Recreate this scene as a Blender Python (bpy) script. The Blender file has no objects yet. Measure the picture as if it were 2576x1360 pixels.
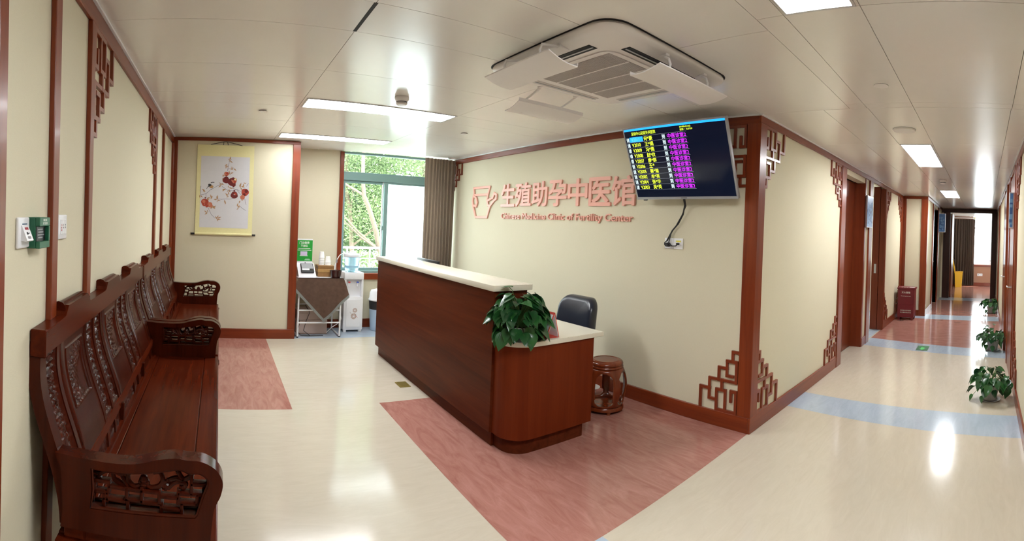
import bpy, bmesh, math, random
import numpy as np
from mathutils import Vector, Matrix
from mathutils.geometry import tessellate_polygon

SC = bpy.context.scene
COL = SC.collection
PI = math.pi
H = 2.5                      # ceiling height

# ------------------------------------------------------------------ camera
# the photograph is a phone panorama: a cylindrical projection
F = 1225.634
cd = bpy.data.cameras.new('camera')
cd.type = 'PANO'
cd.panorama_type = 'CENTRAL_CYLINDRICAL'
cd.central_cylindrical_radius = 1.0
cd.central_cylindrical_range_u_min = -1288 / F
cd.central_cylindrical_range_u_max = 1288 / F
cd.central_cylindrical_range_v_min = (573.05 - 1360) / F
cd.central_cylindrical_range_v_max = 573.05 / F
cd.clip_start = 0.02
cam = bpy.data.objects.new('camera', cd)
COL.objects.link(cam)
YAW, PITCH, ROLL = 0.60131, -0.00503, 0.04178
fw = Vector((math.sin(YAW) * math.cos(PITCH), math.cos(YAW) * math.cos(PITCH), math.sin(PITCH)))
rt = Vector((math.cos(YAW), -math.sin(YAW), 0))
up = rt.cross(fw)
r2 = rt * math.cos(ROLL) + up * math.sin(ROLL)
u2 = up * math.cos(ROLL) - rt * math.sin(ROLL)
cam.matrix_world = Matrix(((r2.x, u2.x, -fw.x, 0), (r2.y, u2.y, -fw.y, 0), (r2.z, u2.z, -fw.z, 1.5445), (0, 0, 0, 1)))
SC.camera = cam

# ------------------------------------------------------------------ light and exposure
SC.view_settings.view_transform = 'Standard'
SC.view_settings.look = 'None'
SC.view_settings.gamma = 1
SC.view_settings.exposure = 1.13
SC.view_settings.use_curve_mapping = False
PANEL_LIGHT = 19.0
SKY = 6.0
SUN = 9.0
w = bpy.data.worlds.new('world')
SC.world = w
w.use_nodes = True
bg = w.node_tree.nodes['Background']
bg.inputs[0].default_value = (0.88, 0.95, 1.0, 1)
bg.inputs[1].default_value = SKY
sd = bpy.data.lights.new('sun', 'SUN')
sd.energy = SUN
sd.angle = 0.02
sd.color = (1.0, 0.95, 0.85)
so = bpy.data.objects.new('sun', sd)
COL.objects.link(so)
so.rotation_euler = (math.radians(38), 0, math.radians(25))
for nm, loc, rot, sx, sy in (('window_portal', (2.55, 6.60, 1.63), (PI / 2, 0, 0), 1.7, 1.7),
                             ('far_window_portal', (17.5, 0.05, 1.62), (PI / 2, 0, -PI / 2), 1.0, 1.75)):
    ld = bpy.data.lights.new(nm, 'AREA')
    ld.shape = 'RECTANGLE'
    ld.size, ld.size_y = sx, sy
    ld.cycles.is_portal = True
    lo = bpy.data.objects.new(nm, ld)
    lo.location, lo.rotation_euler = loc, (rot[0], 0, rot[2] + PI) if nm == 'x' else rot
    COL.objects.link(lo)

# ------------------------------------------------------------------ materials
def srgb(r, g, b):
    f = lambda c: (c / 255 / 12.92) if c / 255 <= 0.04045 else ((c / 255 + 0.055) / 1.055) ** 2.4
    return (f(r), f(g), f(b), 1)

class NT:
    def __init__(s, name):
        s.m = bpy.data.materials.new(name)
        s.m.use_nodes = True
        s.t = s.m.node_tree
        s.b = s.t.nodes['Principled BSDF']
    def n(s, typ, **kw):
        x = s.t.nodes.new(typ)
        for k, v in kw.items():
            if k in x.inputs:
                x.inputs[k].default_value = v
            else:
                setattr(x, k, v)
        return x
    def l(s, a, b):
        s.t.links.new(a, b)

def mat(name, col, rough=0.5, metal=0.0, spec=0.5, coat=0.0, noise=0.0, nscale=30, bump=0.0, alpha=None, emit=None, strength=0):
    q = NT(name)
    b = q.b
    b.inputs['Base Color'].default_value = col
    b.inputs['Roughness'].default_value = rough
    b.inputs['Metallic'].default_value = metal
    b.inputs['Specular IOR Level'].default_value = spec
    b.inputs['Coat Weight'].default_value = coat
    b.inputs['Coat Roughness'].default_value = 0.08
    tc = q.n('ShaderNodeTexCoord')
    nz = q.n('ShaderNodeTexNoise', Scale=nscale, Detail=4.0)
    q.l(tc.outputs['Object'], nz.inputs['Vector'])
    if noise:
        mx = q.n('ShaderNodeMix', data_type='RGBA', blend_type='MIX')
        mx.inputs[6].default_value = tuple(c * (1 - noise) for c in col[:3]) + (1,)
        mx.inputs[7].default_value = tuple(min(1, c * (1 + noise)) for c in col[:3]) + (1,)
        q.l(nz.outputs['Fac'], mx.inputs[0])
        q.l(mx.outputs[2], b.inputs['Base Color'])
    if bump:
        bp = q.n('ShaderNodeBump', Strength=bump, Distance=0.002)
        q.l(nz.outputs['Fac'], bp.inputs['Height'])
        q.l(bp.outputs['Normal'], b.inputs['Normal'])
    if emit:
        b.inputs['Emission Color'].default_value = emit
        b.inputs['Emission Strength'].default_value = strength
    return q.m

def wood(name, c1, c2, axis='z', rough=0.3, coat=0.3, scale=1.0, spec=0.5):
    q = NT(name)
    tc = q.n('ShaderNodeTexCoord')
    mp = q.n('ShaderNodeMapping')
    s = [28 * scale] * 3
    s['xyz'.index(axis)] = 1.6 * scale
    mp.inputs['Scale'].default_value = s
    nz = q.n('ShaderNodeTexNoise', Scale=1.0, Detail=6.0, Roughness=0.62, Distortion=0.6)
    mp2 = q.n('ShaderNodeMapping')
    s2 = [130 * scale] * 3
    s2['xyz'.index(axis)] = 3 * scale
    mp2.inputs['Scale'].default_value = s2
    nz2 = q.n('ShaderNodeTexNoise', Scale=1.0, Detail=3.0)
    rp = q.n('ShaderNodeValToRGB')
    rp.color_ramp.elements[0].position = 0.3
    rp.color_ramp.elements[0].color = c1
    rp.color_ramp.elements[1].position = 0.72
    rp.color_ramp.elements[1].color = c2
    ad = q.n('ShaderNodeMath', operation='MULTIPLY_ADD')
    ad.inputs[1].default_value = 0.25
    q.l(tc.outputs['Object'], mp.inputs['Vector'])
    q.l(tc.outputs['Object'], mp2.inputs['Vector'])
    q.l(mp.outputs[0], nz.inputs['Vector'])
    q.l(mp2.outputs[0], nz2.inputs['Vector'])
    sb = q.n('ShaderNodeMath', operation='SUBTRACT')
    sb.inputs[1].default_value = 0.5
    q.l(nz2.outputs['Fac'], sb.inputs[0])
    q.l(sb.outputs[0], ad.inputs[0])
    q.l(nz.outputs['Fac'], ad.inputs[2])
    q.l(ad.outputs[0], rp.inputs['Fac'])
    q.l(rp.outputs['Color'], q.b.inputs['Base Color'])
    q.b.inputs['Roughness'].default_value = rough
    q.b.inputs['Coat Weight'].default_value = coat
    q.b.inputs['Coat Roughness'].default_value = 0.12
    q.b.inputs['Specular IOR Level'].default_value = spec
    return q.m

def marble_floor(name, c1, c2, axis='x', rough=0.13):
    q = NT(name)
    tc = q.n('ShaderNodeTexCoord')
    mp = q.n('ShaderNodeMapping')
    mp.inputs['Scale'].default_value = (2.0, 9.0, 1) if axis == 'x' else (9.0, 2.0, 1)
    nz = q.n('ShaderNodeTexNoise', Scale=1.6, Detail=9.0, Roughness=0.65, Distortion=1.6)
    rp = q.n('ShaderNodeValToRGB')
    rp.color_ramp.elements[0].position = 0.3
    rp.color_ramp.elements[0].color = c1
    rp.color_ramp.elements[1].position = 0.68
    rp.color_ramp.elements[1].color = c2
    q.l(tc.outputs['Object'], mp.inputs['Vector'])
    q.l(mp.outputs[0], nz.inputs['Vector'])
    q.l(nz.outputs['Fac'], rp.inputs['Fac'])
    q.l(rp.outputs['Color'], q.b.inputs['Base Color'])
    q.b.inputs['Roughness'].default_value = rough
    q.b.inputs['Specular IOR Level'].default_value = 0.5
    nz2 = q.n('ShaderNodeTexNoise', Scale=3.0, Detail=2.0)
    bp = q.n('ShaderNodeBump', Strength=0.05, Distance=0.02)
    q.l(tc.outputs['Object'], nz2.inputs['Vector'])
    q.l(nz2.outputs['Fac'], bp.inputs['Height'])
    q.l(bp.outputs['Normal'], q.b.inputs['Normal'])
    return q.m

def wallpaper(name, c1, c2):
    q = NT(name)
    tc = q.n('ShaderNodeTexCoord')
    mp = q.n('ShaderNodeMapping')
    mp.inputs['Scale'].default_value = (60, 60, 420)
    nz = q.n('ShaderNodeTexNoise', Scale=1.0, Detail=3.0)
    nz3 = q.n('ShaderNodeTexNoise', Scale=220.0, Detail=2.0)
    mx = q.n('ShaderNodeMix', data_type='RGBA')
    mx.inputs[6].default_value = c1
    mx.inputs[7].default_value = c2
    q.l(tc.outputs['Object'], mp.inputs['Vector'])
    q.l(tc.outputs['Object'], nz3.inputs['Vector'])
    q.l(mp.outputs[0], nz.inputs['Vector'])
    q.l(nz.outputs['Fac'], mx.inputs[0])
    q.l(mx.outputs[2], q.b.inputs['Base Color'])
    bp = q.n('ShaderNodeBump', Strength=0.25, Distance=0.001)
    q.l(nz.outputs['Fac'], bp.inputs['Height'])
    q.l(bp.outputs['Normal'], q.b.inputs['Normal'])
    q.b.inputs['Roughness'].default_value = 0.75
    q.b.inputs['Specular IOR Level'].default_value = 0.25
    return q.m

def glass(name, tint, gloss=0.08, milk=0.0):
    q = NT(name)
    q.t.nodes.remove(q.b)
    out = [n for n in q.t.nodes if n.type == 'OUTPUT_MATERIAL'][0]
    tr = q.n('ShaderNodeBsdfTransparent')
    tr.inputs[0].default_value = tint
    gl = q.n('ShaderNodeBsdfGlossy')
    gl.inputs['Roughness'].default_value = 0.02
    mx = q.n('ShaderNodeMixShader')
    mx.inputs[0].default_value = gloss
    q.l(tr.outputs[0], mx.inputs[1])
    q.l(gl.outputs[0], mx.inputs[2])
    last = mx
    if milk:
        tl = q.n('ShaderNodeBsdfTranslucent')
        tl.inputs[0].default_value = (0.92, 0.97, 0.97, 1)
        m2 = q.n('ShaderNodeMixShader')
        m2.inputs[0].default_value = milk
        q.l(mx.outputs[0], m2.inputs[1])
        q.l(tl.outputs[0], m2.inputs[2])
        last = m2
    q.l(last.outputs[0], out.inputs[0])
    return q.m

def leafmat(name, c1, c2, rough=0.35, transl=0.25):
    q = NT(name)
    oi = q.n('ShaderNodeNewGeometry')
    rp = q.n('ShaderNodeMix', data_type='RGBA')
    rp.inputs[6].default_value = c1
    rp.inputs[7].default_value = c2
    q.l(oi.outputs['Random Per Island'], rp.inputs[0])
    q.l(rp.outputs[2], q.b.inputs['Base Color'])
    q.b.inputs['Roughness'].default_value = rough
    q.b.inputs['Coat Weight'].default_value = 0.15
    out = [n for n in q.t.nodes if n.type == 'OUTPUT_MATERIAL'][0]
    tl = q.n('ShaderNodeBsdfTranslucent')
    q.l(rp.outputs[2], tl.inputs[0])
    ms = q.n('ShaderNodeMixShader')
    ms.inputs[0].default_value = transl
    q.l(q.b.outputs[0], ms.inputs[1])
    q.l(tl.outputs[0], ms.inputs[2])
    q.l(ms.outputs[0], out.inputs[0])
    return q.m

M = {}
M['wall'] = wallpaper('beige_wallpaper', (0.655, 0.60, 0.445, 1), (0.71, 0.655, 0.495, 1))
M['trim'] = wood('red_brown_trim_wood', (0.155, 0.024, 0.007, 1), (0.25, 0.045, 0.011, 1), 'z', 0.30, 0.1, 0.5, 0.35)
M['trimx'] = wood('red_brown_trim_wood_along_x', (0.155, 0.024, 0.007, 1), (0.25, 0.045, 0.011, 1), 'x', 0.30, 0.1, 0.5, 0.35)
M['trimy'] = wood('red_brown_trim_wood_along_y', (0.155, 0.024, 0.007, 1), (0.25, 0.045, 0.011, 1), 'y', 0.30, 0.1, 0.5, 0.35)
M['fret'] = wood('fretwork_wood', (0.17, 0.026, 0.008, 1), (0.26, 0.045, 0.013, 1), 'z', 0.32, 0.25, 0.5)
M['rose'] = wood('rosewood_along_y', (0.050, 0.0068, 0.0022, 1), (0.112, 0.016, 0.0045, 1), 'y', 0.24, 0.03, 0.5, 0.07)
M['rosez'] = wood('rosewood_along_z', (0.032, 0.0048, 0.0018, 1), (0.075, 0.011, 0.0034, 1), 'z', 0.22, 0.05, 0.5, 0.12)
M['rosec'] = wood('rosewood_carved', (0.026, 0.0042, 0.0018, 1), (0.070, 0.010, 0.0034, 1), 'z', 0.24, 0.03, 0.6, 0.13)
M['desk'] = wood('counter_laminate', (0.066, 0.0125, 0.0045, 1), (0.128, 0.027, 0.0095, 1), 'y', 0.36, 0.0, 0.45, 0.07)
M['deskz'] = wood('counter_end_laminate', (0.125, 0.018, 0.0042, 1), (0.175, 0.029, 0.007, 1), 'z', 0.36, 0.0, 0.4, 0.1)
M['stool'] = wood('stool_wood', (0.125, 0.020, 0.006, 1), (0.22, 0.042, 0.010, 1), 'z', 0.22, 0.2, 0.5, 0.35)
M['door'] = wood('door_veneer', (0.13, 0.022, 0.007, 1), (0.20, 0.036, 0.010, 1), 'z', 0.33, 0.1, 0.4, 0.3)
M['slab'] = mat('cream_solid_surface', (0.76, 0.72, 0.60, 1), 0.22, noise=0.03, nscale=120)
M['beige'] = marble_floor('beige_linoleum', (0.575, 0.51, 0.405, 1), (0.625, 0.56, 0.455, 1))
M['red'] = marble_floor('dusty_red_linoleum', (0.35, 0.145, 0.112, 1), (0.48, 0.235, 0.195, 1), 'y')
M['blue'] = marble_floor('grey_blue_linoleum', (0.39, 0.465, 0.56, 1), (0.46, 0.54, 0.64, 1))
M['white'] = mat('white_plastic', (0.82, 0.82, 0.84, 1), 0.3)
M['acwhite'] = mat('warm_white_plastic', (0.80, 0.76, 0.74, 1), 0.4)
M['ceil'] = mat('satin_ceiling_panel', (0.84, 0.81, 0.77, 1), 0.22, spec=0.8, noise=0.015, nscale=8)
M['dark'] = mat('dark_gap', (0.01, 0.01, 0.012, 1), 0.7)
M['black'] = mat('black_plastic', (0.012, 0.012, 0.014, 1), 0.35)
M['grille'] = mat('grey_grille', (0.42, 0.38, 0.36, 1), 0.6)
M['grilleslat'] = mat('grey_grille_slat', (0.50, 0.46, 0.44, 1), 0.6)
M['grille2'] = mat('grey_louvre_plastic', (0.55, 0.50, 0.48, 1), 0.5)  # grey of the two closed louvre slots
M['panel'] = mat('lit_diffuser', (0.9, 0.9, 0.9, 1), 0.5, emit=(0.95, 0.98, 1.0, 1), strength=PANEL_LIGHT)
M['panel_dim'] = mat('lit_diffuser_half_strength', (0.9, 0.9, 0.9, 1), 0.5, emit=(0.95, 0.98, 1.0, 1), strength=PANEL_LIGHT * .5)  # same lamp dimmed so the scroll wall does not burn out
M['alu'] = mat('aluminium', (0.55, 0.55, 0.58, 1), 0.3, metal=0.9)
M['silver'] = mat('silver_plastic', (0.42, 0.43, 0.46, 1), 0.35, metal=0.4)
M['screen'] = mat('dark_screen', (0.003, 0.004, 0.008, 1), 0.10, spec=0.22, emit=(0.002, 0.003, 0.008, 1), strength=1.0)
def em(name, c, s):
    return mat(name, (0, 0, 0, 1), 0.4, emit=c, strength=s)
M['e_yel'] = em('screen_yellow', (0.60, 0.75, 0.03, 1), 1.0)
M['e_mag'] = em('screen_magenta', (0.50, 0.02, 0.80, 1), 1.0)
M['e_wht'] = em('screen_pale', (0.55, 0.70, 0.72, 1), 1.0)
M['e_blu'] = em('screen_blue', (0.01, 0.28, 0.90, 1), 1.0)
M['e_dim'] = em('screen_dim_blue', (0.10, 0.42, 0.95, 1), 1.0)
M['e_lin'] = em('screen_line', (0.20, 0.22, 0.25, 1), 1.0)
M['pink'] = mat('pink_acrylic', (0.82, 0.42, 0.33, 1), 0.35)
M['teal'] = mat('teal_window_frame', (0.21, 0.35, 0.335, 1), 0.4)
M['glass'] = glass('window_glass', (0.95, 0.98, 0.97, 1), 0.06)
M['milk'] = glass('frosted_window_film', (0.9, 0.96, 0.96, 1), 0.05, 0.75)
M['curtain'] = mat('taupe_curtain', (0.33, 0.26, 0.21, 1), 0.8, noise=0.15, nscale=200, bump=0.3)
M['curtain2'] = mat('dark_taupe_curtain', (0.13, 0.085, 0.065, 1), 0.85, noise=0.15, nscale=200)
M['cloth'] = mat('brown_velvet', (0.20, 0.115, 0.080, 1), 0.75, noise=0.3, nscale=25, bump=0.4)
M['lace'] = mat('silver_trim', (0.42, 0.44, 0.42, 1), 0.5, noise=0.6, nscale=260, bump=1.0)
M['green'] = mat('green_print', (0.015, 0.33, 0.035, 1), 0.35)
M['dgreen'] = mat('green_alarm_plastic', (0.018, 0.13, 0.065, 1), 0.35)
M['pale'] = mat('pale_print', (0.72, 0.80, 0.72, 1), 0.5)
M['lilac'] = mat('pale_lilac_print', (0.65, 0.55, 0.75, 1), 0.5)
M['ink'] = mat('dark_ink', (0.03, 0.03, 0.035, 1), 0.6)
M['greyink'] = mat('grey_ink', (0.35, 0.34, 0.36, 1), 0.6)
M['navy'] = mat('navy_ink', (0.03, 0.09, 0.16, 1), 0.6)
M['leather'] = mat('black_blue_leather', (0.010, 0.014, 0.028, 1), 0.28, spec=0.7, bump=0.15, nscale=150)
M['chrome'] = mat('chrome', (0.6, 0.6, 0.62, 1), 0.15, metal=1.0)
M['brass'] = mat('brass', (0.50, 0.40, 0.13, 1), 0.35, metal=0.8, noise=0.1, nscale=60)
M['box'] = mat('brown_bamboo', (0.26, 0.13, 0.04, 1), 0.5, noise=0.25, nscale=35)
M['box2'] = mat('light_bamboo', (0.42, 0.24, 0.08, 1), 0.5, noise=0.2, nscale=35)
M['bowl'] = mat('dark_red_lacquer', (0.035, 0.008, 0.007, 1), 0.25, coat=0.4)
M['cup'] = mat('paper_cup', (0.85, 0.84, 0.82, 1), 0.6)
M['bottle'] = mat('blue_bottle', (0.50, 0.75, 0.92, 1), 0.1, spec=0.6)
M['bottle'].node_tree.nodes['Principled BSDF'].inputs['Transmission Weight'].default_value = 0.55
M['lid'] = mat('pale_grey_lid', (0.72, 0.74, 0.78, 1), 0.4)
M['redbit'] = mat('red_plastic', (0.55, 0.05, 0.07, 1), 0.4)
M['bluebit'] = mat('blue_plastic', (0.08, 0.14, 0.60, 1), 0.4)
M['binblue'] = mat('pale_blue_plastic', (0.42, 0.54, 0.68, 1), 0.4)
M['carton'] = mat('pinkish_carton', (0.52, 0.40, 0.35, 1), 0.75, noise=0.06, nscale=12)
M['scroll'] = mat('cream_silk', (0.78, 0.72, 0.38, 1), 0.6, noise=0.06, nscale=90)
M['paper'] = mat('grey_white_rice_paper', (0.66, 0.65, 0.68, 1), 0.8, noise=0.03, nscale=20)
M['pom1'] = mat('dark_red_paint', (0.15, 0.014, 0.013, 1), 0.8, noise=0.4, nscale=60)
M['pom2'] = mat('orange_red_paint', (0.40, 0.055, 0.03, 1), 0.8, noise=0.3, nscale=60)
M['pom3'] = mat('pale_red_paint', (0.55, 0.17, 0.10, 1), 0.8, noise=0.3, nscale=60)
M['branch'] = mat('grey_violet_ink', (0.16, 0.14, 0.20, 1), 0.8)
M['lf1'] = mat('tan_leaf_paint', (0.42, 0.24, 0.12, 1), 0.8, noise=0.3, nscale=60)
M['fire'] = mat('maroon_metal_paint', (0.16, 0.014, 0.022, 1), 0.35)
M['signb'] = mat('blue_sign_face', (0.06, 0.19, 0.46, 1), 0.3)
M['signd'] = mat('dark_blue_print', (0.035, 0.12, 0.33, 1), 0.3)
M['signl'] = mat('light_blue_print', (0.16, 0.36, 0.62, 1), 0.3)
M['yellow'] = mat('yellow_plastic', (0.62, 0.34, 0.015, 1), 0.4)
M['pot'] = mat('grey_white_pot', (0.42, 0.41, 0.39, 1), 0.5, noise=0.15, nscale=40)
M['potw'] = mat('clear_water_pot', (0.62, 0.64, 0.64, 1), 0.2, noise=0.15, nscale=40)
M['soil'] = mat('dark_soil', (0.05, 0.03, 0.02, 1), 0.9)
M['pothos'] = leafmat('pothos_leaf', (0.008, 0.050, 0.016, 1), (0.030, 0.135, 0.030, 1), 0.3, 0.12)
M['stem'] = mat('green_stem', (0.08, 0.16, 0.04, 1), 0.5)
M['bark'] = mat('pale_bark', (0.15, 0.115, 0.085, 1), 0.9, noise=0.25, nscale=10)
M['treeleaf'] = leafmat('tree_leaf', (0.13, 0.21, 0.08, 1), (0.26, 0.35, 0.165, 1), 0.7, 0.4)
M['treedark'] = leafmat('tree_leaf_deep', (0.045, 0.095, 0.035, 1), (0.125, 0.195, 0.07, 1), 0.7, 0.35)
M['outground'] = mat('pale_paving', (0.6, 0.6, 0.58, 1), 0.9, noise=0.1, nscale=3)
M['railw'] = mat('white_railing_paint', (0.8, 0.8, 0.82, 1), 0.4)
M['arrow'] = mat('bright_green_print', (0.05, 0.60, 0.12, 1), 0.5)
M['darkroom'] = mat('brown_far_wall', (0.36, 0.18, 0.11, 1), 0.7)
M['jamb'] = wood('darkened_jamb_wood', (0.028, 0.008, 0.005, 1), (0.05, 0.014, 0.008, 1), 'z', 0.35, 0.05, 0.4, 0.25)  # wood darkened to hold the backlit shade of the end doorway
M['calred'] = mat('red_card', (0.62, 0.06, 0.04, 1), 0.5)
M['yellabel'] = mat('yellow_label', (0.75, 0.68, 0.08, 1), 0.5)

# ------------------------------------------------------------------ mesh building
class MB:
    def __init__(s):
        s.bm = bmesh.new()
        s.mats = []
    def mi(s, m):
        if m not in s.mats:
            s.mats.append(m)
        return s.mats.index(m)
    def geom(s, vs, fs, m, mtx=None):
        i = s.mi(m)
        bv = [s.bm.verts.new(mtx @ Vector(v) if mtx else v) for v in vs]
        for f in fs:
            try:
                s.bm.faces.new([bv[k] for k in f]).material_index = i
            except ValueError:
                pass
        return bv
    def box(s, x0, x1, y0, y1, z0, z1, m, bev=0.0, seg=2, mtx=None):
        i = s.mi(m)
        nf = len(s.bm.faces)
        r = bmesh.ops.create_cube(s.bm, size=1)
        vs = r['verts']
        for v in vs:
            v.co = Vector((x0 + (v.co.x + .5) * (x1 - x0), y0 + (v.co.y + .5) * (y1 - y0), z0 + (v.co.z + .5) * (z1 - z0)))
        if bev:
            es = {e for v in vs for e in v.link_edges}
            rb = bmesh.ops.bevel(s.bm, geom=list(es), offset=bev, segments=seg, profile=0.5, affect='EDGES')
            vs = list({v for f in rb['faces'] for v in f.verts} | {v for v in vs if v.is_valid})
        fs = {f for v in vs for f in v.link_faces}
        for f in fs:
            f.material_index = i
        if mtx:
            for v in vs:
                v.co = mtx @ v.co
        return s
    def prism(s, poly, axis, lo, hi, m, holes=(), mtx=None):
        ax = 'xyz'.index(axis)
        def P(a, b, c):
            return {0: (c, a, b), 1: (a, c, b), 2: (a, b, c)}[ax]
        i = s.mi(m)
        loops = [list(poly)] + [list(h) for h in holes]
        flat = [p for l in loops for p in l]
        tris = tessellate_polygon([[Vector((a, b, 0)) for a, b in l] for l in loops])
        tv = lambda p: (mtx @ Vector(p)) if mtx else p
        A = [s.bm.verts.new(tv(P(a, b, lo))) for a, b in flat]
        B = [s.bm.verts.new(tv(P(a, b, hi))) for a, b in flat]
        fs = []
        for t in tris:
            for L, tt in ((A, t), (B, t[::-1])):
                try:
                    fs.append(s.bm.faces.new([L[k] for k in tt]))
                except ValueError:
                    pass
        o = 0
        for l in loops:
            n = len(l)
            for k in range(n):
                j = (k + 1) % n
                fs.append(s.bm.faces.new((A[o + k], A[o + j], B[o + j], B[o + k])))
            o += n
        for f in fs:
            f.material_index = i
        bmesh.ops.recalc_face_normals(s.bm, faces=fs)
        return s
    def tube(s, pts, r, m, seg=8, closed=False, sect=None, mtx=None):
        pts = [Vector(p) for p in pts]
        n = len(pts)
        rs = r if isinstance(r, (list, tuple)) else [r] * n
        i = s.mi(m)
        rings = []
        ref = None
        for k, p in enumerate(pts):
            a = pts[k - 1] if (k > 0 or closed) else p
            b = pts[(k + 1) % n] if (k < n - 1 or closed) else p
            t = (b - a).normalized()
            if ref is None:
                ref = Vector((0, 0, 1)) if abs(t.z) < 0.9 else Vector((1, 0, 0))
            u = t.cross(ref).normalized()
            if u.length < 0.5:
                u = t.orthogonal().normalized()
            v = u.cross(t)
            ref = v
            ring = []
            for q in range(seg):
                a2 = 2 * PI * q / seg
                co = p + (u * math.cos(a2) + v * math.sin(a2)) * rs[k]
                ring.append(s.bm.verts.new(mtx @ co if mtx else co))
            rings.append(ring)
        cnt = n if closed else n - 1
        for k in range(cnt):
            A, B = rings[k], rings[(k + 1) % n]
            for q in range(seg):
                f = s.bm.faces.new((A[q], A[(q + 1) % seg], B[(q + 1) % seg], B[q]))
                f.material_index = i
        if not closed:
            s.bm.faces.new(rings[0][::-1]).material_index = i
            s.bm.faces.new(rings[-1]).material_index = i
        return s
    def lathe(s, prof, m, c=(0, 0, 0), seg=24, cap=True, mtx=None):
        i = s.mi(m)
        rings = []
        for r, z in prof:
            rings.append([s.bm.verts.new((mtx @ v) if mtx else v) for v in
                          (Vector((c[0] + r * math.cos(2 * PI * k / seg), c[1] + r * math.sin(2 * PI * k / seg), c[2] + z)) for k in range(seg))])
        for A, B in zip(rings, rings[1:]):
            for k in range(seg):
                f = s.bm.faces.new((A[k], A[(k + 1) % seg], B[(k + 1) % seg], B[k]))
                f.material_index = i
        if cap:
            s.bm.faces.new(rings[0][::-1]).material_index = i
            s.bm.faces.new(rings[-1]).material_index = i
        return s
    def grid(s, fn, nu, nv, m):
        i = s.mi(m)
        V = [[s.bm.verts.new(fn(a / nu, b / nv)) for b in range(nv + 1)] for a in range(nu + 1)]
        for a in range(nu):
            for b in range(nv):
                s.bm.faces.new((V[a][b], V[a + 1][b], V[a + 1][b + 1], V[a][b + 1])).material_index = i
        return s
    def build(s, name, parent=None, smooth=True, angle=35, origin=None, recalc=True):
        bm = s.bm
        if recalc:
            bmesh.ops.recalc_face_normals(bm, faces=bm.faces)
        if parent is not None:
            off = wloc(parent)
        elif origin is not None:
            off = Vector(origin)
        else:
            xs = [v.co for v in bm.verts]
            lo = Vector((min(v.x for v in xs), min(v.y for v in xs), min(v.z for v in xs)))
            hi = Vector((max(v.x for v in xs), max(v.y for v in xs), max(v.z for v in xs)))
            off = Vector(((lo.x + hi.x) / 2, (lo.y + hi.y) / 2, lo.z))
        for v in bm.verts:
            v.co -= off
        me = bpy.data.meshes.new(name)
        bm.to_mesh(me)
        bm.free()
        for m in s.mats:
            me.materials.append(M[m])
        if smooth:
            me.polygons.foreach_set('use_smooth', [True] * len(me.polygons))
            me.set_sharp_from_angle(angle=math.radians(angle))
        o = bpy.data.objects.new(name, me)
        COL.objects.link(o)
        if parent is not None:
            o.parent = parent
        else:
            o.location = off
        return o

def wloc(o):
    v = Vector(o.location)
    while o.parent:
        o = o.parent
        v += Vector(o.location)
    return v

def tag(o, label, cat, group=None, kind=None):
    if label:
        o['label'] = label
    if cat:
        o['category'] = cat
    if group:
        o['group'] = group
    if kind:
        o['kind'] = kind
    return o

def thing(name, loc, label, cat, group=None):
    o = bpy.data.objects.new(name, None)
    o.empty_display_size = 0.1
    COL.objects.link(o)
    o.location = loc
    return tag(o, label, cat, group)

def struct(o):
    o['kind'] = 'structure'
    return o

def kids(o):
    return [c for c in bpy.data.objects if c.parent == o]

def dup(o, parent=None):
    c = o.copy()
    COL.objects.link(c)
    c.parent = parent
    for ch in kids(o):
        dup(ch, c)
    return c

_tc = {}
def text_geo(body, bold=0.0, ext=0.0):
    key = (body, bold, ext)
    if key not in _tc:
        cu = bpy.data.curves.new('txt', 'FONT')
        cu.body = body
        cu.size = 1
        cu.offset = bold
        cu.extrude = ext
        cu.resolution_u = 3
        o = bpy.data.objects.new('txt', cu)
        COL.objects.link(o)
        dg = bpy.context.evaluated_depsgraph_get()
        me = bpy.data.meshes.new_from_object(o.evaluated_get(dg))
        vs = [tuple(v.co) for v in me.vertices]
        fs = [tuple(p.vertices) for p in me.polygons]
        bpy.data.objects.remove(o)
        bpy.data.curves.remove(cu)
        bpy.data.meshes.remove(me)
        _tc[key] = (vs, fs)
    return _tc[key]

def text(mb, body, Mx, x, y, wd, ht, m, bold=0.0, depth=0.001):
    """text filling the rectangle x..x+wd, y..y+ht of the plane Mx (columns right, up, out); depth is its thickness"""
    vs, fs = text_geo(body, 0.0, 0.05)
    a0 = np.array(vs)
    shifts = [(0, 0)] + ([(bold * math.cos(PI / 4 * k), bold * math.sin(PI / 4 * k)) for k in range(8)] if bold else [])
    lo, hi = a0.min(0), a0.max(0)
    sx = wd / max(hi[0] - lo[0], 1e-6) if wd else ht / (hi[1] - lo[1])
    sy = ht / max(hi[1] - lo[1], 1e-6) if ht else sx
    for k, (dx, dy) in enumerate(shifts):      # strokes thickened by overlaid copies, each a hair deeper
        a = (a0 - lo + np.array([dx, dy, 0])) * np.array([sx, sy, depth * (1 + .02 * k) / 0.1]) + np.array([x, y, 0])
        mb.geom([tuple(v) for v in a], fs, m, Mx)

def plane(origin, right, upv):
    r, u = Vector(right).normalized(), Vector(upv).normalized()
    n = r.cross(u)
    return Matrix(((r.x, u.x, n.x, origin[0]), (r.y, u.y, n.y, origin[1]), (r.z, u.z, n.z, origin[2]), (0, 0, 0, 1)))

# key planes
XL, XT, YS, YW, YC, YC2, YR, XP, XE, XS = -0.61, 3.414, 6.083, 6.672, 1.729, 1.206, -0.355, 10.09, 13.62, 0.983
XF = 17.7

# ================================================================== the setting
def wallbox(name, x0, x1, y0, y1, z0=0, z1=H, m='wall'):
    return struct(MB().box(x0, x1, y0, y1, z0, z1, m).build(name, smooth=False))

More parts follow.
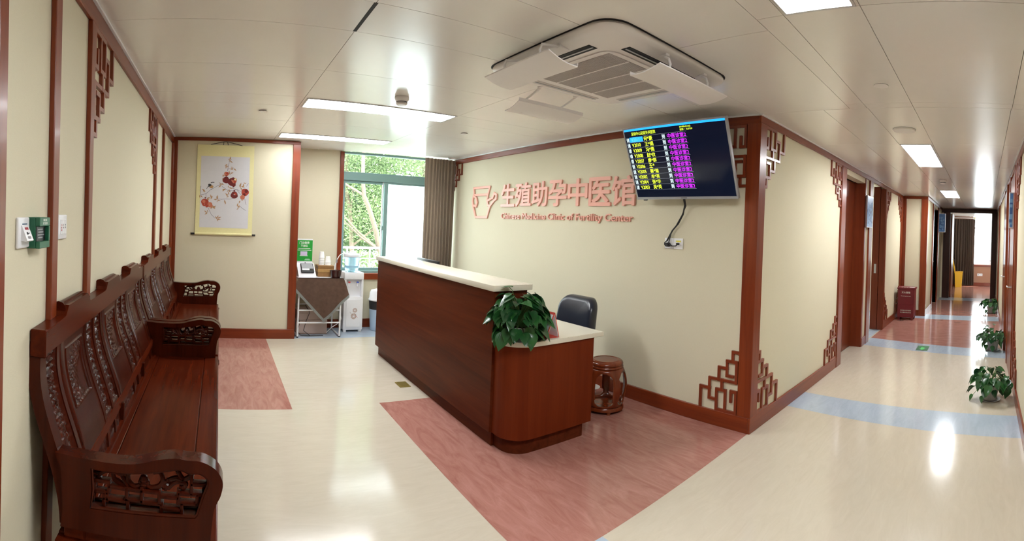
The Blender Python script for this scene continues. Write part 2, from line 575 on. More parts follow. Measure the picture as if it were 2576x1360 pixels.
# floor: beige slab with inlaid red and grey-blue fields
fl = MB()
def fpoly(pts, z, m):
    fl.geom([(x, y, z) for x, y in pts], [tuple(range(len(pts)))], m)
fl.box(XL - .1, XF + .1, YR - .1, YW + .12, -0.1, 0, 'beige')
def frect(x0, x1, y0, y1, m, z=0.0006):
    fpoly([(x0, y0), (x1, y0), (x1, y1), (x0, y1)], z, m)
frect(XL, 0.634, 3.83, YS, 'red')
fpoly([(1.378, 1.69), (1.79, 1.69), (XT, 1.729), (XT, 3.86), (1.378, 3.86)], 0.0006, 'red')
frect(1.30, 1.785, 1.30, 1.689, 'blue')
frect(XS, XT, YS, YW, 'blue')
fpoly([(4.153, YC), (3.925, YR), (4.43, YR), (4.60, YC)], 0.0006, 'blue')
fpoly([(7.0, YC), (6.62, YR), (7.10, YR), (7.55, YC)], 0.0006, 'blue')
fpoly([(7.55, YC), (7.10, YR), (9.76, YR), (9.76, YC)], 0.0006, 'red')
frect(9.76, 10.36, YR, YC, 'blue')
frect(10.36, 13.05, YR, YC, 'red')
frect(13.05, 13.72, YR, YC, 'blue')
frect(13.72, XF, YR - 1.5, YC, 'red')
frect(7.2, 10.4, YC + .02, 4.4, 'blue')
struct(fl.build('floor', smooth=False, recalc=False))

# ceiling: satin metal panels with fine joints under a dark slab
ce = MB()
def panels(xs, ys, z=H, gap=0.0016):
    for a, b in zip(xs, xs[1:]):
        for c, d in zip(ys, ys[1:]):
            ce.box(a + gap, b - gap, c + gap, d - gap, z, z + 0.02, 'ceil')
ce.box(XL - .1, XF + .1, YR - 1.6, YW + .12, H + 0.03, H + 0.12, 'dark')
panels([XL, 0.65, 2.02, XT], [1.0, 1.72, 2.06, 2.415, 3.11, 3.85, 4.19, 4.86, 5.54, 5.85, YS])
panels([XS + .002, 2.02, XT], [YS, YW])
panels([XL, 0.5, 1.9, 3.30, XT], [YR, -0.17, 0.53, 0.87, 1.0])
panels([XT, 4.72, 6.15, 7.55, 8.95, 10.36, 11.8, XE], [YR, -0.165, 0.53, 0.865, YC2, YC + .25])
panels([XE, 15.2, XF], [-1.8, -0.16, 0.53, YC2 + .1])
panels([XT, 6.9, XP + .3], [YC + .26, 4.5])
ce.box(0.641, 0.66, 2.062, 2.415, H - 0.0005, H + 0.02, 'dark')
struct(ce.build('ceiling', smooth=False))

wallbox('wall_left', XL - .1, XL, YR, YS)
wallbox('wall_back', XL - .1, XS, YS, YW + .12)
wallbox('wall_alcove_left', XS, 1.70, YW, YW + .12)
wallbox('wall_alcove_below_window', 1.70, XT, YW, YW + .12, 0, 0.70)
wallbox('wall_right', XT, XT + .1, YC + .12, YW + .12)
wallbox('wall_front', 2.0, XE, YR - .1, YR)
wallbox('wall_front_behind_camera', XL - .1, 2.0, YR - .1, YR, 0, H, 'jamb')  # unseen; made dark to weaken light bounced back into the lobby
wallbox('wall_corridor_near', XT, 5.80, YC, YC + .12)
wallbox('wall_corridor_above_near_door', 5.80, 6.85, YC, YC + .12, 2.36, H)
wallbox('wall_corridor_between_doors', 6.85, 7.26, YC, YC + .12)
wallbox('wall_corridor_above_open_door', 7.26, 8.3, YC, YC + .12, 2.47, H)
wallbox('wall_corridor_middle', 8.3, XP, YC, YC + .12)
wallbox('wall_corridor_jog', XP, XP + .12, YC2, YC + .12)
wallbox('wall_corridor_far', XP + .12, 11.35, YC2, YC2 + .12)
wallbox('wall_corridor_far_end', 12.45, XE, YC2, YC2 + .12)
wallbox('wall_corridor_far_header', 11.35, 12.45, YC2, YC2 + .12, 2.36, H)
wallbox('wall_end_left', XE, XE + .12, 0.98, YC2 + .12)
wallbox('wall_end_right', XE, XE + .12, YR - .1, -0.24)
wallbox('wall_end_header', XE, XE + .12, -0.24, 0.98, 2.40, H)
# the office seen through the open doorway
wallbox('wall_office_back', XP + .3, XP + .4, YC + .12, 4.5)
wallbox('wall_office_side', XT + .1, XP + .4, 4.5, 4.6)
wallbox('wall_office_front', 6.95, 7.05, YC + .12, 4.5)
# the far room
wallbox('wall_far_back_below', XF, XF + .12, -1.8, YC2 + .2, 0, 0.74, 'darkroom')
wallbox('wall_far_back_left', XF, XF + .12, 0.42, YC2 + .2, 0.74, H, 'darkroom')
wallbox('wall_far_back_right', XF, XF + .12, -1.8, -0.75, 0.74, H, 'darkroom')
wallbox('wall_far_left', XE + .12, XF + .12, YC2 + .1, YC2 + .2, 0, H)
wallbox('wall_far_right', XE + .12, XF + .12, -1.9, -1.8, 0, H)

trim_no = [0]
def trim(x0, x1, y0, y1, z0, z1, m='trim', bev=0.003):
    trim_no[0] += 1
    return struct(MB().box(x0, x1, y0, y1, z0, z1, m, bev, 1).build('trim_%d' % trim_no[0]))
base_no = [0]
def baseboard(name, x0, x1, y0, y1, m):
    return struct(MB().box(x0, x1, y0, y1, 0, 0.122, m, 0.003, 1).build('baseboard_' + name))

ZC0, ZC1 = 2.405, 2.488
# left wall
trim(XL, XL + .02, YR, YS, ZC0, ZC1, 'trimy')
trim(XL, XL + .035, YR, YS, ZC1, H, 'white', 0.002)
for y0, y1 in ((1.20, 1.258), (1.655, 1.72), (2.14, 2.205), (4.42, 4.50), (5.0, 5.08)):
    trim(XL, XL + .022, y0, y1, 0.0, ZC0)
trim(XL, XL + .03, 5.98, YS, 0, ZC0)
baseboard('left', XL, XL + .018, YR, YS, 'trimy')
# back wall with the scroll
trim(XL, XS + .012, YS - .02, YS, 2.452, 2.492, 'trimx')
trim(XL, XL + .07, YS - .02, YS, 0, 2.452)
trim(0.90, XS + .012, YS - .022, YS, 0.122, 2.452)
baseboard('back', XL, XS + .012, YS - .022, YS, 'trimx')
trim(XS, XS + .012, YS, YW, 0, 2.49)
# alcove
baseboard('alcove', XS, XT, YW - .016, YW, 'trimx')
trim(1.66, 1.716, YW - .03, YW + .1, 0.70, 2.49)
# right wall with the sign
trim(XT - .02, XT, YC, YW, 2.425, ZC1, 'trimy')
trim(XT - .03, XT, YC, YW, ZC1, H, 'white', 0.002)
trim(XT - .02, XT + .1, YC - .02, YC + .10, 0.122, 2.43)
baseboard('right', XT - .02, XT, YC, YW, 'trimy')
# corridor walls
trim(XT - .02, XP, YC - .02, YC, 2.43, ZC1, 'trimx')
trim(XT - .02, XP, YC - .03, YC, ZC1, H, 'white', 0.002)
baseboard('corridor_near', XT - .02, 5.62, YC - .02, YC, 'trimx')
baseboard('corridor_between', 6.85, 7.26, YC - .02, YC, 'trimx')
baseboard('corridor_middle', 8.3, XP, YC - .02, YC, 'trimx')
trim(5.62, 5.80, YC - .025, YC + .12, 0, 2.43)
trim(6.85, 6.90, YC - .012, YC + .12, 0, 2.43)
trim(7.07, 7.26, YC - .025, YC + .12, 0, 2.43)
trim(8.3, 8.36, YC - .025, YC + .12, 0, 2.43)
trim(9.90, XP, YC - .025, YC, 0.122, 2.43)
trim(XP - .02, XP, YC2 - .02, YC, 2.43, ZC1, 'trimy')
trim(XP - .025, XP, YC - .09, YC, 0.122, 2.43)
trim(XP - .025, XP + .03, YC2 - .02, YC2 + .115, 0, 2.43)
baseboard('jog', XP - .02, XP, YC2, YC, 'trimy')
trim(XP, XE, YC2 - .02, YC2, 2.43, ZC1, 'trimx')
baseboard('corridor_far', XP + .03, 11.2, YC2 - .02, YC2, 'trimx')
trim(11.2, 11.35, YC2 - .025, YC2 + .12, 0, 2.43)
trim(12.45, 12.60, YC2 - .025, YC2 + .12, 0, 2.43)
# end doorway; its backlit darkness is put into the jamb colour
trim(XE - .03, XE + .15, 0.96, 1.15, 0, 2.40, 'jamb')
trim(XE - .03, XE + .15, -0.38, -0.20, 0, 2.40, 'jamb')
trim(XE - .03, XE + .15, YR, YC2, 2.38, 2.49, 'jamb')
# right-hand corridor wall
trim(2.0, XE, YR, YR + .02, 2.42, ZC1, 'trimx')
trim(2.0, XE, YR, YR + .03, ZC1, H, 'white', 0.002)
baseboard('front', 2.0, 5.35, YR, YR + .018, 'trimx')
trim(5.20, 5.35, YR, YR + .025, 0.122, 2.42)
trim(5.35, 5.47, YR, YR + .035, 0, 2.42)
trim(6.35, 6.50, YR, YR + .035, 0, 2.42)
trim(7.15, 7.25, YR, YR + .04, 0, 2.42)
trim(8.1, 8.2, YR, YR + .03, 0, 2.42)
trim(11.2, 11.3, YR, YR + .03, 0, 2.42)
baseboard('front_far', 8.2, XE, YR, YR + .018, 'trimx')
# far room
baseboard('far_room', XF - .02, XF, -1.8, YC2 + .1, 'trimy')
trim(XF - .03, XF, -0.75, 0.42, 0.70, 0.76, 'trimy')

# doors
def door_y(n, x0, x1, yf, th, z1=2.36, handle=None, m='door'):
    """a door leaf parallel to the corridor wall"""
    d = struct(bpy.data.objects.new('door_%d' % n, None))
    COL.objects.link(d)
    d.location = ((x0 + x1) / 2, yf, 0)
    MB().box(x0, x1, yf, yf + th, 0.008, z1, m, 0.003, 1).build('leaf', d)
    if handle:
        hb = MB()
        s = -1 if handle[1] < 0 else 1
        y = yf if s < 0 else yf + th
        hb.lathe([(0.024, 0), (0.024, 0.006)], 'chrome', mtx=Matrix.Translation((handle[0], y, 1.05)) @ Matrix.Rotation(PI / 2 if s < 0 else -PI / 2, 4, 'X'), seg=14)
        hb.tube([(handle[0], y, 1.05), (handle[0], y + s * .05, 1.05), (handle[0] + handle[2], y + s * .05, 1.05)], 0.009, 'chrome')
        hb.build('handle', d)
    return d
door_y(1, 5.80, 6.812, YC + .150, 0.04)
struct(MB().box(6.80, 6.83, YC + .156, YC + .19, 0, 2.36, 'dark').build('trim_92', smooth=False))  # dark strip standing in for the shaded gap between leaf and jamb
struct(MB().box(6.83, 6.87, YC - .01, YC + .16, 0, 2.43, 'door', 0.002, 1).build('trim_90'))
# sliding door pushed into the far reveal of the open doorway
d2 = struct(bpy.data.objects.new('door_2', None)); COL.objects.link(d2); d2.location = (8.28, YC + .1, 0)
MB().box(8.255, 8.30, YC + .08, YC + .2, 0.006, 2.47, 'door', 0.003, 1).build('leaf', d2)
MB().box(8.250, 8.256, YC + .115, YC + .155, 0.97, 1.13, 'alu', 0.002, 1).build('lock_plate', d2)
struct(MB().box(8.265, 8.31, YC - .02, YC + .075, 0, 2.44, 'door', 0.003, 1).build('trim_91'))
door_y(3, 11.35, 12.45, YC2 + .1, 0.04, handle=(12.33, -1, -.1))
door_y(4, 5.47, 6.35, YR + .002, 0.025, handle=(5.6, 1, .1))
door_y(5, 7.25, 8.1, YR + .002, 0.025, handle=(7.4, 1, .1))
# open leaves of the end doorway
for n, yy in ((6, 0.935), (7, -0.235)):
    d = struct(bpy.data.objects.new('door_%d' % n, None)); COL.objects.link(d); d.location = (XE + .5, yy, 0)
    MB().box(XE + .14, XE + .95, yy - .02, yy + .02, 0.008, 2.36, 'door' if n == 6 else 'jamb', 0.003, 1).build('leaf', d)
    MB().tube([(XE + .85, yy + (.02 if n == 7 else -.02), 1.03), (XE + .85, yy + (.06 if n == 7 else -.06), 1.03), (XE + .75, yy + (.06 if n == 7 else -.06), 1.03)], 0.009, 'chrome').build('handle', d)

# window of the lobby
wn = struct(bpy.data.objects.new('window_1', None)); COL.objects.link(wn); wn.location = (2.56, YW + .05, 0.78)
f = MB()
yw0, yw1 = YW + .03, YW + .09
f.box(1.70, XT, yw0 - .01, yw1, 2.10, 2.215, 'teal', 0.004, 1)
f.box(1.70, XT, yw0, yw1, 0.765, 0.81, 'teal', 0.004, 1)
f.box(1.699, 1.725, yw0 + .002, yw1 - .002, 0.782, 2.498, 'teal', 0.003, 1)
f.box(3.38, XT - .001, yw0 + .002, yw1 - .002, 0.782, 2.498, 'teal', 0.003, 1)
f.box(1.70, XT, yw0, yw1, 2.47, 2.5, 'teal', 0.003, 1)
f.build('window_frame', wn)
sf = MB()
for a, b in ((1.725, 1.765), (2.325, 2.36)):
    sf.box(a, b, yw0 + .031, yw0 + .054, 0.812, 2.098, 'railw' if a > 2 else 'teal', 0.002, 1)
sf.box(1.727, 2.358, yw0 + .032, yw0 + .053, 2.06, 2.099, 'teal', 0.002, 1)
sf.box(1.727, 2.358, yw0 + .032, yw0 + .053, 0.811, 0.85, 'teal', 0.002, 1)
sf.build('sliding_sash', wn)
s2 = MB()
s2.box(2.345, 2.405, yw0 + .001, yw0 + .027, 0.812, 2.098, 'teal', 0.003, 1)
s2.box(3.33, 3.381, yw0 + .001, yw0 + .027, 0.812, 2.098, 'teal', 0.003, 1)
s2.box(2.347, 3.379, yw0 + .002, yw0 + .026, 2.07, 2.099, 'teal', 0.002, 1)
s2.box(2.347, 3.379, yw0 + .002, yw0 + .026, 0.811, 0.85, 'teal', 0.002, 1)
s2.box(2.32, 2.345, yw0 - .004, yw0 + .014, 1.40, 1.46, 'teal', 0.003, 1)
s2.build('fixed_sash', wn)
MB().box(1.765, 2.325, yw0 + .04, yw0 + .045, 0.85, 2.06, 'glass').build('pane', wn, smooth=False)
MB().box(1.725, 3.38, yw0 + .04, yw0 + .045, 2.215, 2.47, 'glass').build('pane', wn, smooth=False)
MB().box(2.405, 3.33, yw0 + .010, yw0 + .015, 0.85, 2.07, 'milk').build('frosted_pane', wn, smooth=False)
trim(1.66, XT, YW - .05, YW + .03, 0.69, 0.775, 'trimx')

# window of the far room
wf = struct(bpy.data.objects.new('window_2', None)); COL.objects.link(wf); wf.location = (XF + .06, -0.16, 0.76)
f = MB()
for z0, z1 in ((0.74, 0.80), (2.06, 2.13), (2.46, 2.5)):
    f.box(XF + .03, XF + .09, -0.75, 0.42, z0, z1, 'railw', 0.004, 1)
for y0, y1 in ((-0.75, -0.70), (0.37, 0.42), (-0.27, -0.21)):
    f.box(XF + .032, XF + .088, y0, y1, 0.762, 2.498, 'railw', 0.004, 1)
f.build('window_frame', wf)
MB().box(XF + .055, XF + .06, -0.70, 0.37, 0.80, 2.46, 'glass').build('pane', wf, smooth=False)

# ================================================================== corner fretwork on the walls
FU = 0.37
FRET = [[(.355, .0), (.355, .172), (.268, .172)],
        [(.203, .091), (.270, .091), (.270, .257), (.02, .257)],
        [(.150, .257), (.150, .176)],
        [(.198, .0), (.198, .176), (.116, .176), (.116, .0)],
        [(.198, .012), (.02, .012)],
        [(.018, .0), (.018, .180), (.062, .180), (.062, .100)],
        [(.182, .257), (.182, .358), (.105, .358)],
        [(.052, .300), (.107, .300), (.107, .420), (.018, .420), (.018, .257)],
        [(.056, .420), (.056, .500), (.0, .500)]]
def fret_mesh(name, Mx, sx, sy, t, label, wbar=0.024):
    """Mx: plane whose x runs away from the post, y away from the rail, z out of the wall"""
    mb = MB()
    k = 0
    for pl in FRET:
        for (a, b), (c, d) in zip(pl, pl[1:]):
            k += 1
            e = 0.00022 * (k % 6)
            hw = wbar / 2 - e
            a_, c_ = min(a, c) * sx, max(a, c) * sx
            b_, d_ = min(b, d) * sy, max(b, d) * sy
            mb.box(max(a_ - hw, -.004 - e), c_ + hw, max(b_ - hw, -.004 - e), d_ + hw, -.002 - e, t - .0012 - e, 'fret', 0.0012, 1, mtx=Mx)
    return tag(mb.build(name), label, 'fretwork', 'wooden corner fretwork on the walls')
def pm(o, x, y):
    x, y = Vector(x), Vector(y)
    z = Vector((o[3], o[4], o[5]))
    return Matrix(((x.x, y.x, z.x, o[0]), (x.y, y.y, z.y, o[1]), (x.z, y.z, z.z, o[2]), (0, 0, 0, 1)))
fn = 'corner_fretwork'
X1, Y1, Z1, XN, YN, ZN = (1, 0, 0), (0, 1, 0), (0, 0, 1), (-1, 0, 0), (0, -1, 0), (0, 0, -1)
fret_mesh(fn, pm((XL, 2.205, ZC0, 1, 0, 0), Y1, ZN), 1.1, 1.0, .02, 'stepped red wooden fretwork high on left wall, above the near bench')
fret_mesh(fn, pm((XL, 4.42, ZC0, 1, 0, 0), YN, ZN), 1.05, 1.0, .02, 'small dark fretwork high on left wall, nearest to the hanging scroll')
fret_mesh(fn, pm((XT, 6.66, 2.425, -1, 0, 0), YN, ZN), 0.95, 0.92, .02, 'red fretwork at top of the sign wall beside the curtain')
fret_mesh(fn, pm((XT, 1.83, 2.425, -1, 0, 0), Y1, ZN), 0.98, 0.98, .02, 'fretwork half hidden behind the television at top of the wall corner')
fret_mesh(fn, pm((XT, 1.83, 0.122, -1, 0, 0), Y1, Z1), 0.98, 0.98, .02, 'stepped fretwork above the skirting on sign wall, beneath the television')
fret_mesh(fn, pm((3.48, YC, 0.122, 0, -1, 0), X1, Z1), 1.18, 0.98, .02, 'stepped fretwork above skirting on corridor side of the wall corner')
fret_mesh(fn, pm((3.48, YC, 2.43, 0, -1, 0), X1, ZN), 1.10, 0.98, .02, 'fretwork under the cornice on corridor side of the wall corner')
fret_mesh(fn, pm((5.62, YC, 2.43, 0, -1, 0), XN, ZN), 1.12, 0.98, .02, 'fretwork under the cornice just before the closed corridor door')
fret_mesh(fn, pm((5.62, YC, 0.122, 0, -1, 0), XN, Z1), 1.15, 0.98, .02, 'fretwork above the skirting just before the closed corridor door')
fret_mesh(fn, pm((8.36, YC, 2.43, 0, -1, 0), X1, ZN), 1.0, 0.98, .02, 'fretwork under the cornice just past the open corridor doorway')
fret_mesh(fn, pm((8.36, YC, 0.122, 0, -1, 0), X1, Z1), 1.0, 0.98, .02, 'fretwork above the skirting just past the open corridor doorway')
fret_mesh(fn, pm((9.90, YC, 2.43, 0, -1, 0), XN, ZN), 1.0, 0.98, .02, 'small far fretwork under the cornice above the extinguisher box')
fret_mesh(fn, pm((9.90, YC, 0.122, 0, -1, 0), XN, Z1), 1.0, 0.98, .02, 'small far fretwork on the wall beside the maroon extinguisher box')
fret_mesh(fn, pm((5.20, YR, 2.42, 0, 1, 0), XN, ZN), 1.0, 0.98, .02, 'fretwork under the cornice at the right edge of the corridor')
fret_mesh(fn, pm((5.20, YR, 0.122, 0, 1, 0), XN, Z1), 1.0, 0.98, .02, 'fretwork low on the right corridor wall behind the nearest plant')

# ================================================================== carved benches
BY0, BL = 1.50, 2.075
BXC = []
def bx(z):
    """front face of the curved back"""
    pts = [(0.50, -.445), (0.62, -.462), (0.73, -.497), (0.82, -.530), (0.90, -.555), (1.0, -.570), (1.08, -.568), (1.16, -.555), (1.22, -.548)]
    if not BXC:
        BXC.append(np.polyfit([a - .85 for a, _ in pts], [b for _, b in pts], 5))
    return float(np.polyval(BXC[0], min(max(z, .5), 1.2) - .85))

def curved_strip(mb, y0, y1, z0, z1, front, thick, m, n=22, nu=1, hf=None):
    """a board following the curved back; hf(u,v) raises the front face"""
    i = mb.mi(m)
    bm = mb.bm
    R, B = [], []
    for k in range(n + 1):
        v = k / n
        z = z0 + (z1 - z0) * v
        R.append([bm.verts.new((bx(z) + front + (hf(j / nu, v) if hf else 0), y0 + (y1 - y0) * j / nu, z)) for j in range(nu + 1)])
        B.append([bm.verts.new((bx(z) + front - thick, y0 + (y1 - y0) * j / nu, z)) for j in (0, nu)])
    fs = []
    for k in range(n):
        for j in range(nu):
            fs.append(bm.faces.new((R[k][j], R[k][j + 1], R[k + 1][j + 1], R[k + 1][j])))
        fs.append(bm.faces.new((B[k][1], B[k][0], B[k + 1][0], B[k + 1][1])))
        fs.append(bm.faces.new((B[k][0], R[k][0], R[k + 1][0], B[k + 1][0])))
        fs.append(bm.faces.new((R[k][nu], B[k][1], B[k + 1][1], R[k + 1][nu])))
    fs.append(bm.faces.new([B[0][0], B[0][1]] + R[0][::-1]))
    fs.append(bm.faces.new([B[n][1], B[n][0]] + R[n]))
    for q in fs:
        q.material_index = i

def relief(u, v, s=1.0, seed=0):
    """floral scrolls in relief, 0..1"""
    x, y = u * s * 7.5 + seed, v * 46 * s
    a = math.sin(x * 1.7 + 1.6 * math.sin(y * .55 + seed)) * math.sin(y * .9 + 1.3 * math.sin(x * 1.1))
    b = math.sin(y * 1.9 + x * 2.3 + 2 * math.sin(y * .35))
    return min(1, max(0, 0.5 + 0.9 * a * b + .25 * math.sin(3.1 * x) * math.cos(2.3 * y)))

def slat_hf(u, v):
    e = min(u, 1 - u)
    if e < .14 or v < .035 or v > .965:
        return 0.0
    if v > .74:                              # lattice of little crossing bars
        q = (v - .74) / .226
        on = (int(q * 12) % 3 == 0) or abs(((u - .5) * 7 + (3.2 if int(q * 4) % 2 else -3.2) * ((q * 4) % 1 - .5))) < .55
        return -0.004 if on else -0.011
    return -0.011 + 0.007 * relief(u, v)

def wide_hf(u, v):
    e = min(u, 1 - u)
    rim = 0.007 * min(1, e / .10) ** .5
    if .17 < u < .83 and .36 < v < .86:
        ee = min(u - .17, .83 - u)
        ev = min(v - .36, .86 - v)
        if ee < .03 or ev < .012:
            return rim + 0.004
        c = .5 + .28 * math.sin(v * 9)
        r = relief(u * 1.9, v * .8, 1.5, 2.0)
        return rim - 0.007 + 0.006 * r * max(0, 1 - ((u - c) / .33) ** 2)
    return rim

bench = thing('carved_bench', (-.28, BY0 + BL / 2, 0), 'dark carved rosewood bench below the switches and green box, its near arm toward us', 'bench', 'carved benches along the left wall')
# seat with grooves
st = MB()
sx = [(-.475, -.405), (-.402, -.075), (-.072, .022)]
for (a, b) in sx:
    st.box(a, b, BY0 + .01, BY0 + BL - .01, 0.462, 0.5, 'rose', 0.003, 1)
st.box(-.47, .015, BY0 + .012, BY0 + BL - .012, 0.455, 0.492, 'rose')
st.build('seat', bench)
ap = MB()
ap.prism([(-.50, .455), (.03, .455), (.034, .448), (.03, .438), (.012, .428), (.006, .40), (.004, .33), (-.02, .32), (-.46, .32), (-.48, .33), (-.485, .40), (-.49, .43)], 'y', BY0 - .010, BY0 + .03, 'rose')
ap.prism([(-.50, .455), (.03, .455), (.034, .448), (.03, .438), (.012, .428), (.006, .40), (.004, .33), (-.02, .32), (-.46, .32), (-.48, .33), (-.485, .40), (-.49, .43)], 'y', BY0 + BL - .03, BY0 + BL + .010, 'rose')
ap.box(-.01, .028, BY0 + .03, BY0 + BL - .03, 0.43, 0.462, 'rose', 0.006, 2)
ap.box(-.012, .012, BY0 + .03, BY0 + BL - .03, 0.34, 0.432, 'rose', 0.002, 1)
ap.box(-.50, -.47, BY0 + .03, BY0 + BL - .03, 0.36, 0.462, 'rose', 0.003, 1)
ap.build('apron', bench)
for xx, yy in ((-.03, BY0 + .04), (-.03, BY0 + BL - .04), (-.475, BY0 + .04), (-.475, BY0 + BL - .04)):
    lg = MB()
    s = 1 if xx > -.2 else -1
    lg.prism([(xx - .035 * s, .40), (xx + .035 * s, .40), (xx + .04 * s, .30), (xx + .030 * s, .16), (xx + .040 * s, .05), (xx + .062 * s, .02), (xx + .062 * s, 0), (xx - .03 * s, 0), (xx - .028 * s, .10), (xx - .02 * s, .2)], 'y', yy - .035, yy + .035, 'rosez')
    lg.build('leg', bench)
# back frame: stiles between the panels, top rail, bottom rail
lay = ['S', .058, 'N', .115, 'g', .03, 'W', .345, 'g', .03, 'N', .115, 'g', .03, 'N', .115, 'g', .03, 'W', .345, 'g', .03, 'N', .115, 'g', .03, 'N', .115, 'g', .03, 'W', .345, 'g', .03, 'N', .115, 'S', .058]
tot = sum(lay[1::2])
k = (BL - .02) / tot
y = BY0 + .01
fr = MB()
cells = []
for t, wd in zip(lay[::2], lay[1::2]):
    wd *= k
    if t in 'Sg':
        curved_strip(fr, y, y + wd, .505, 1.10, 0, .045 if t == 'S' else .035, 'rosez')
    else:
        cells.append((t, y, y + wd))
    y += wd
rail = MB()
for z0, z1 in ((.585, .625),):
    curved_strip(fr, BY0 + .012, BY0 + BL - .012, z0, z1, .004, .03, 'rose', 3)
curved_strip(fr, BY0 + .012, BY0 + BL - .012, .50, .515, .012, .03, 'rose', 2)
fr.build('back_frame', bench)
def top_rail():
    out = []
    bumps = [c for c in cells if c[0] == 'W']
    out.append((BY0 + .005, 1.06)); out.append((BY0 + .005, 1.142))
    for t, a, b in bumps:
        out += [(a - .02, 1.147), (a + .015, 1.150), (a + .035, 1.168), (a + .05, 1.184), (b - .02, 1.188), (b + .0, 1.175), (b + .02, 1.152), (b + .035, 1.148)]
    out.append((BY0 + BL - .005, 1.142)); out.append((BY0 + BL - .005, 1.06))
    return out
tr = MB()
poly = top_rail()
tr.prism(poly, 'x', -.605, -.552, 'rose')
# scrolled-over crests
for t, a, b in cells:
    if t == 'W':
        n = 14
        tr.tube([(-.588, a + .03 + (b - a - .03) * q / n, 1.170) for q in range(n + 1)], [.030] + [.024] * (n - 1) + [.022], 'rose', 12)
for yy in (BY0 + .004, BY0 + BL - .029):
    tr.box(-.607, -.55, yy, yy + .025, 1.05, 1.144, 'rose', 0.004, 1)
tr.build('top_rail', bench)
for t, a, b in cells:
    mb = MB()
    if t == 'N':
        curved_strip(mb, a, b, .625, 1.065, -.004, .02, 'rosec', 96, 14, slat_hf)
        mb.build('carved_slat', bench, angle=60)
    else:
        curved_strip(mb, a, b, .625, 1.08, -.004, .02, 'rosec', 110, 44, wide_hf)
        mb.build('carved_panel', bench, angle=60)
# pierced rail between seat and panels
cr = MB()
curved_strip(cr, BY0 + .05, BY0 + BL - .05, .515, .585, -.004, .016, 'rosec', 10, 170, lambda u, v: -.008 + .008 * relief(v * .5, u * 7, 1.0, 1.0))
cr.build('carved_rail', bench, angle=60)
for t, a, b in cells:
    if t == 'W':
        MB().box(bx(.55) - .03, bx(.55) + .012, a - .03, a - .005, .50, .60, 'rosec', .003, 1).build('rail_block', bench)

ARM = [(-.509, .726), (-.443, .727), (-.372, .73), (-.303, .735), (-.235, .747), (-.169, .771), (-.122, .783), (-.102, .785), (-.076, .783), (-.037, .785), (-.003, .775), (.023, .756), (.038, .723), (.032, .683), (.02, .656), (.011, .625), (.005, .551), (.004, .500), (-.485, .500), (-.478, .54), (-.482, .60), (-.488, .684), (-.499, .697)]
HOLE = [(-.386, .702), (-.302, .706), (-.234, .718), (-.168, .734), (-.118, .748), (-.095, .752), (-.068, .744), (-.035, .747), (-.012, .735), (-.006, .715), (-.02, .674), (-.038, .612), (-.046, .602), (-.386, .568), (-.381, .633)]
flat = lambda p: (p[0], p[1] - .07 * (p[0] + .235))
def smooth_outline(q, keep, s=4):
    out = []
    n = len(q)
    for i in range(n):
        p0, p1, p2, p3 = q[i - 1], q[i], q[(i + 1) % n], q[(i + 2) % n]
        if i in keep:
            out.append(p1)
            continue
        for k in range(s):
            t = k / s
            out.append(tuple(.5 * (2 * p1[c] + (p2[c] - p0[c]) * t + (2 * p0[c] - 5 * p1[c] + 4 * p2[c] - p3[c]) * t * t + (3 * p1[c] - p0[c] - 3 * p2[c] + p3[c]) * t ** 3) for c in (0, 1)))
    return out
ARMp = smooth_outline([flat(p) if p[1] > .51 else p for p in ARM], {0, 16, 17, 18, 21, 22})
HOLp = smooth_outline([flat(p) for p in HOLE], {0, 11, 12, 13, 14})
FV = [[(885, 880), (885, 970), (1015, 965), (1015, 1050)], [(870, 860), (1030, 860)], [(1030, 870), (1030, 960)], [(1030, 900), (1200, 905)], [(1205, 890), (1205, 1010)],
      [(980, 1030), (1190, 1025)], [(985, 975), (985, 1095)], [(1190, 1000), (1360, 1010), (1540, 1020)], [(1350, 870), (1350, 1010)], [(1215, 900), (1510, 905)],
      [(1520, 900), (1520, 1010)], [(1530, 930), (1700, 945)], [(1700, 880), (1700, 990)], [(1700, 890), (1920, 895)], [(1880, 895), (1880, 970)], [(1720, 990), (1860, 985)],
      [(1735, 990), (1735, 1100)], [(1550, 1050), (1730, 1055)], [(1545, 1010), (1545, 1095)], [(1820, 800), (1960, 790)], [(1825, 700), (1820, 890)], [(1220, 1010), (1220, 1090)]]
CV = [[(868, 790), (930, 800), (990, 762), (1080, 755), (1140, 770), (1185, 745), (1190, 720)], [(1140, 770), (1175, 830), (1215, 890), (1240, 905)], [(1060, 760), (1075, 830), (1130, 860), (1200, 900)],
      [(1265, 735), (1215, 760), (1215, 830), (1270, 880), (1330, 860), (1340, 830)], [(1455, 725), (1520, 715), (1548, 790), (1515, 850), (1440, 875), (1395, 850), (1390, 820)],
      [(1550, 830), (1600, 785), (1680, 755), (1740, 770), (1705, 720), (1690, 660)], [(1600, 870), (1660, 805), (1725, 790), (1765, 805), (1745, 850), (1705, 838)], [(1570, 885), (1590, 830)],
      [(1740, 770), (1800, 740), (1830, 700)], [(900, 860), (940, 820)]]
def fpx(p):
    # frame coordinates of the carved opening
    x = -.386 + (p[0] - 858) * (.380 / 1128)
    z = .602 - .004 + (1098 - p[1]) * (.1372 / 400) * .96
    return x, z - .012
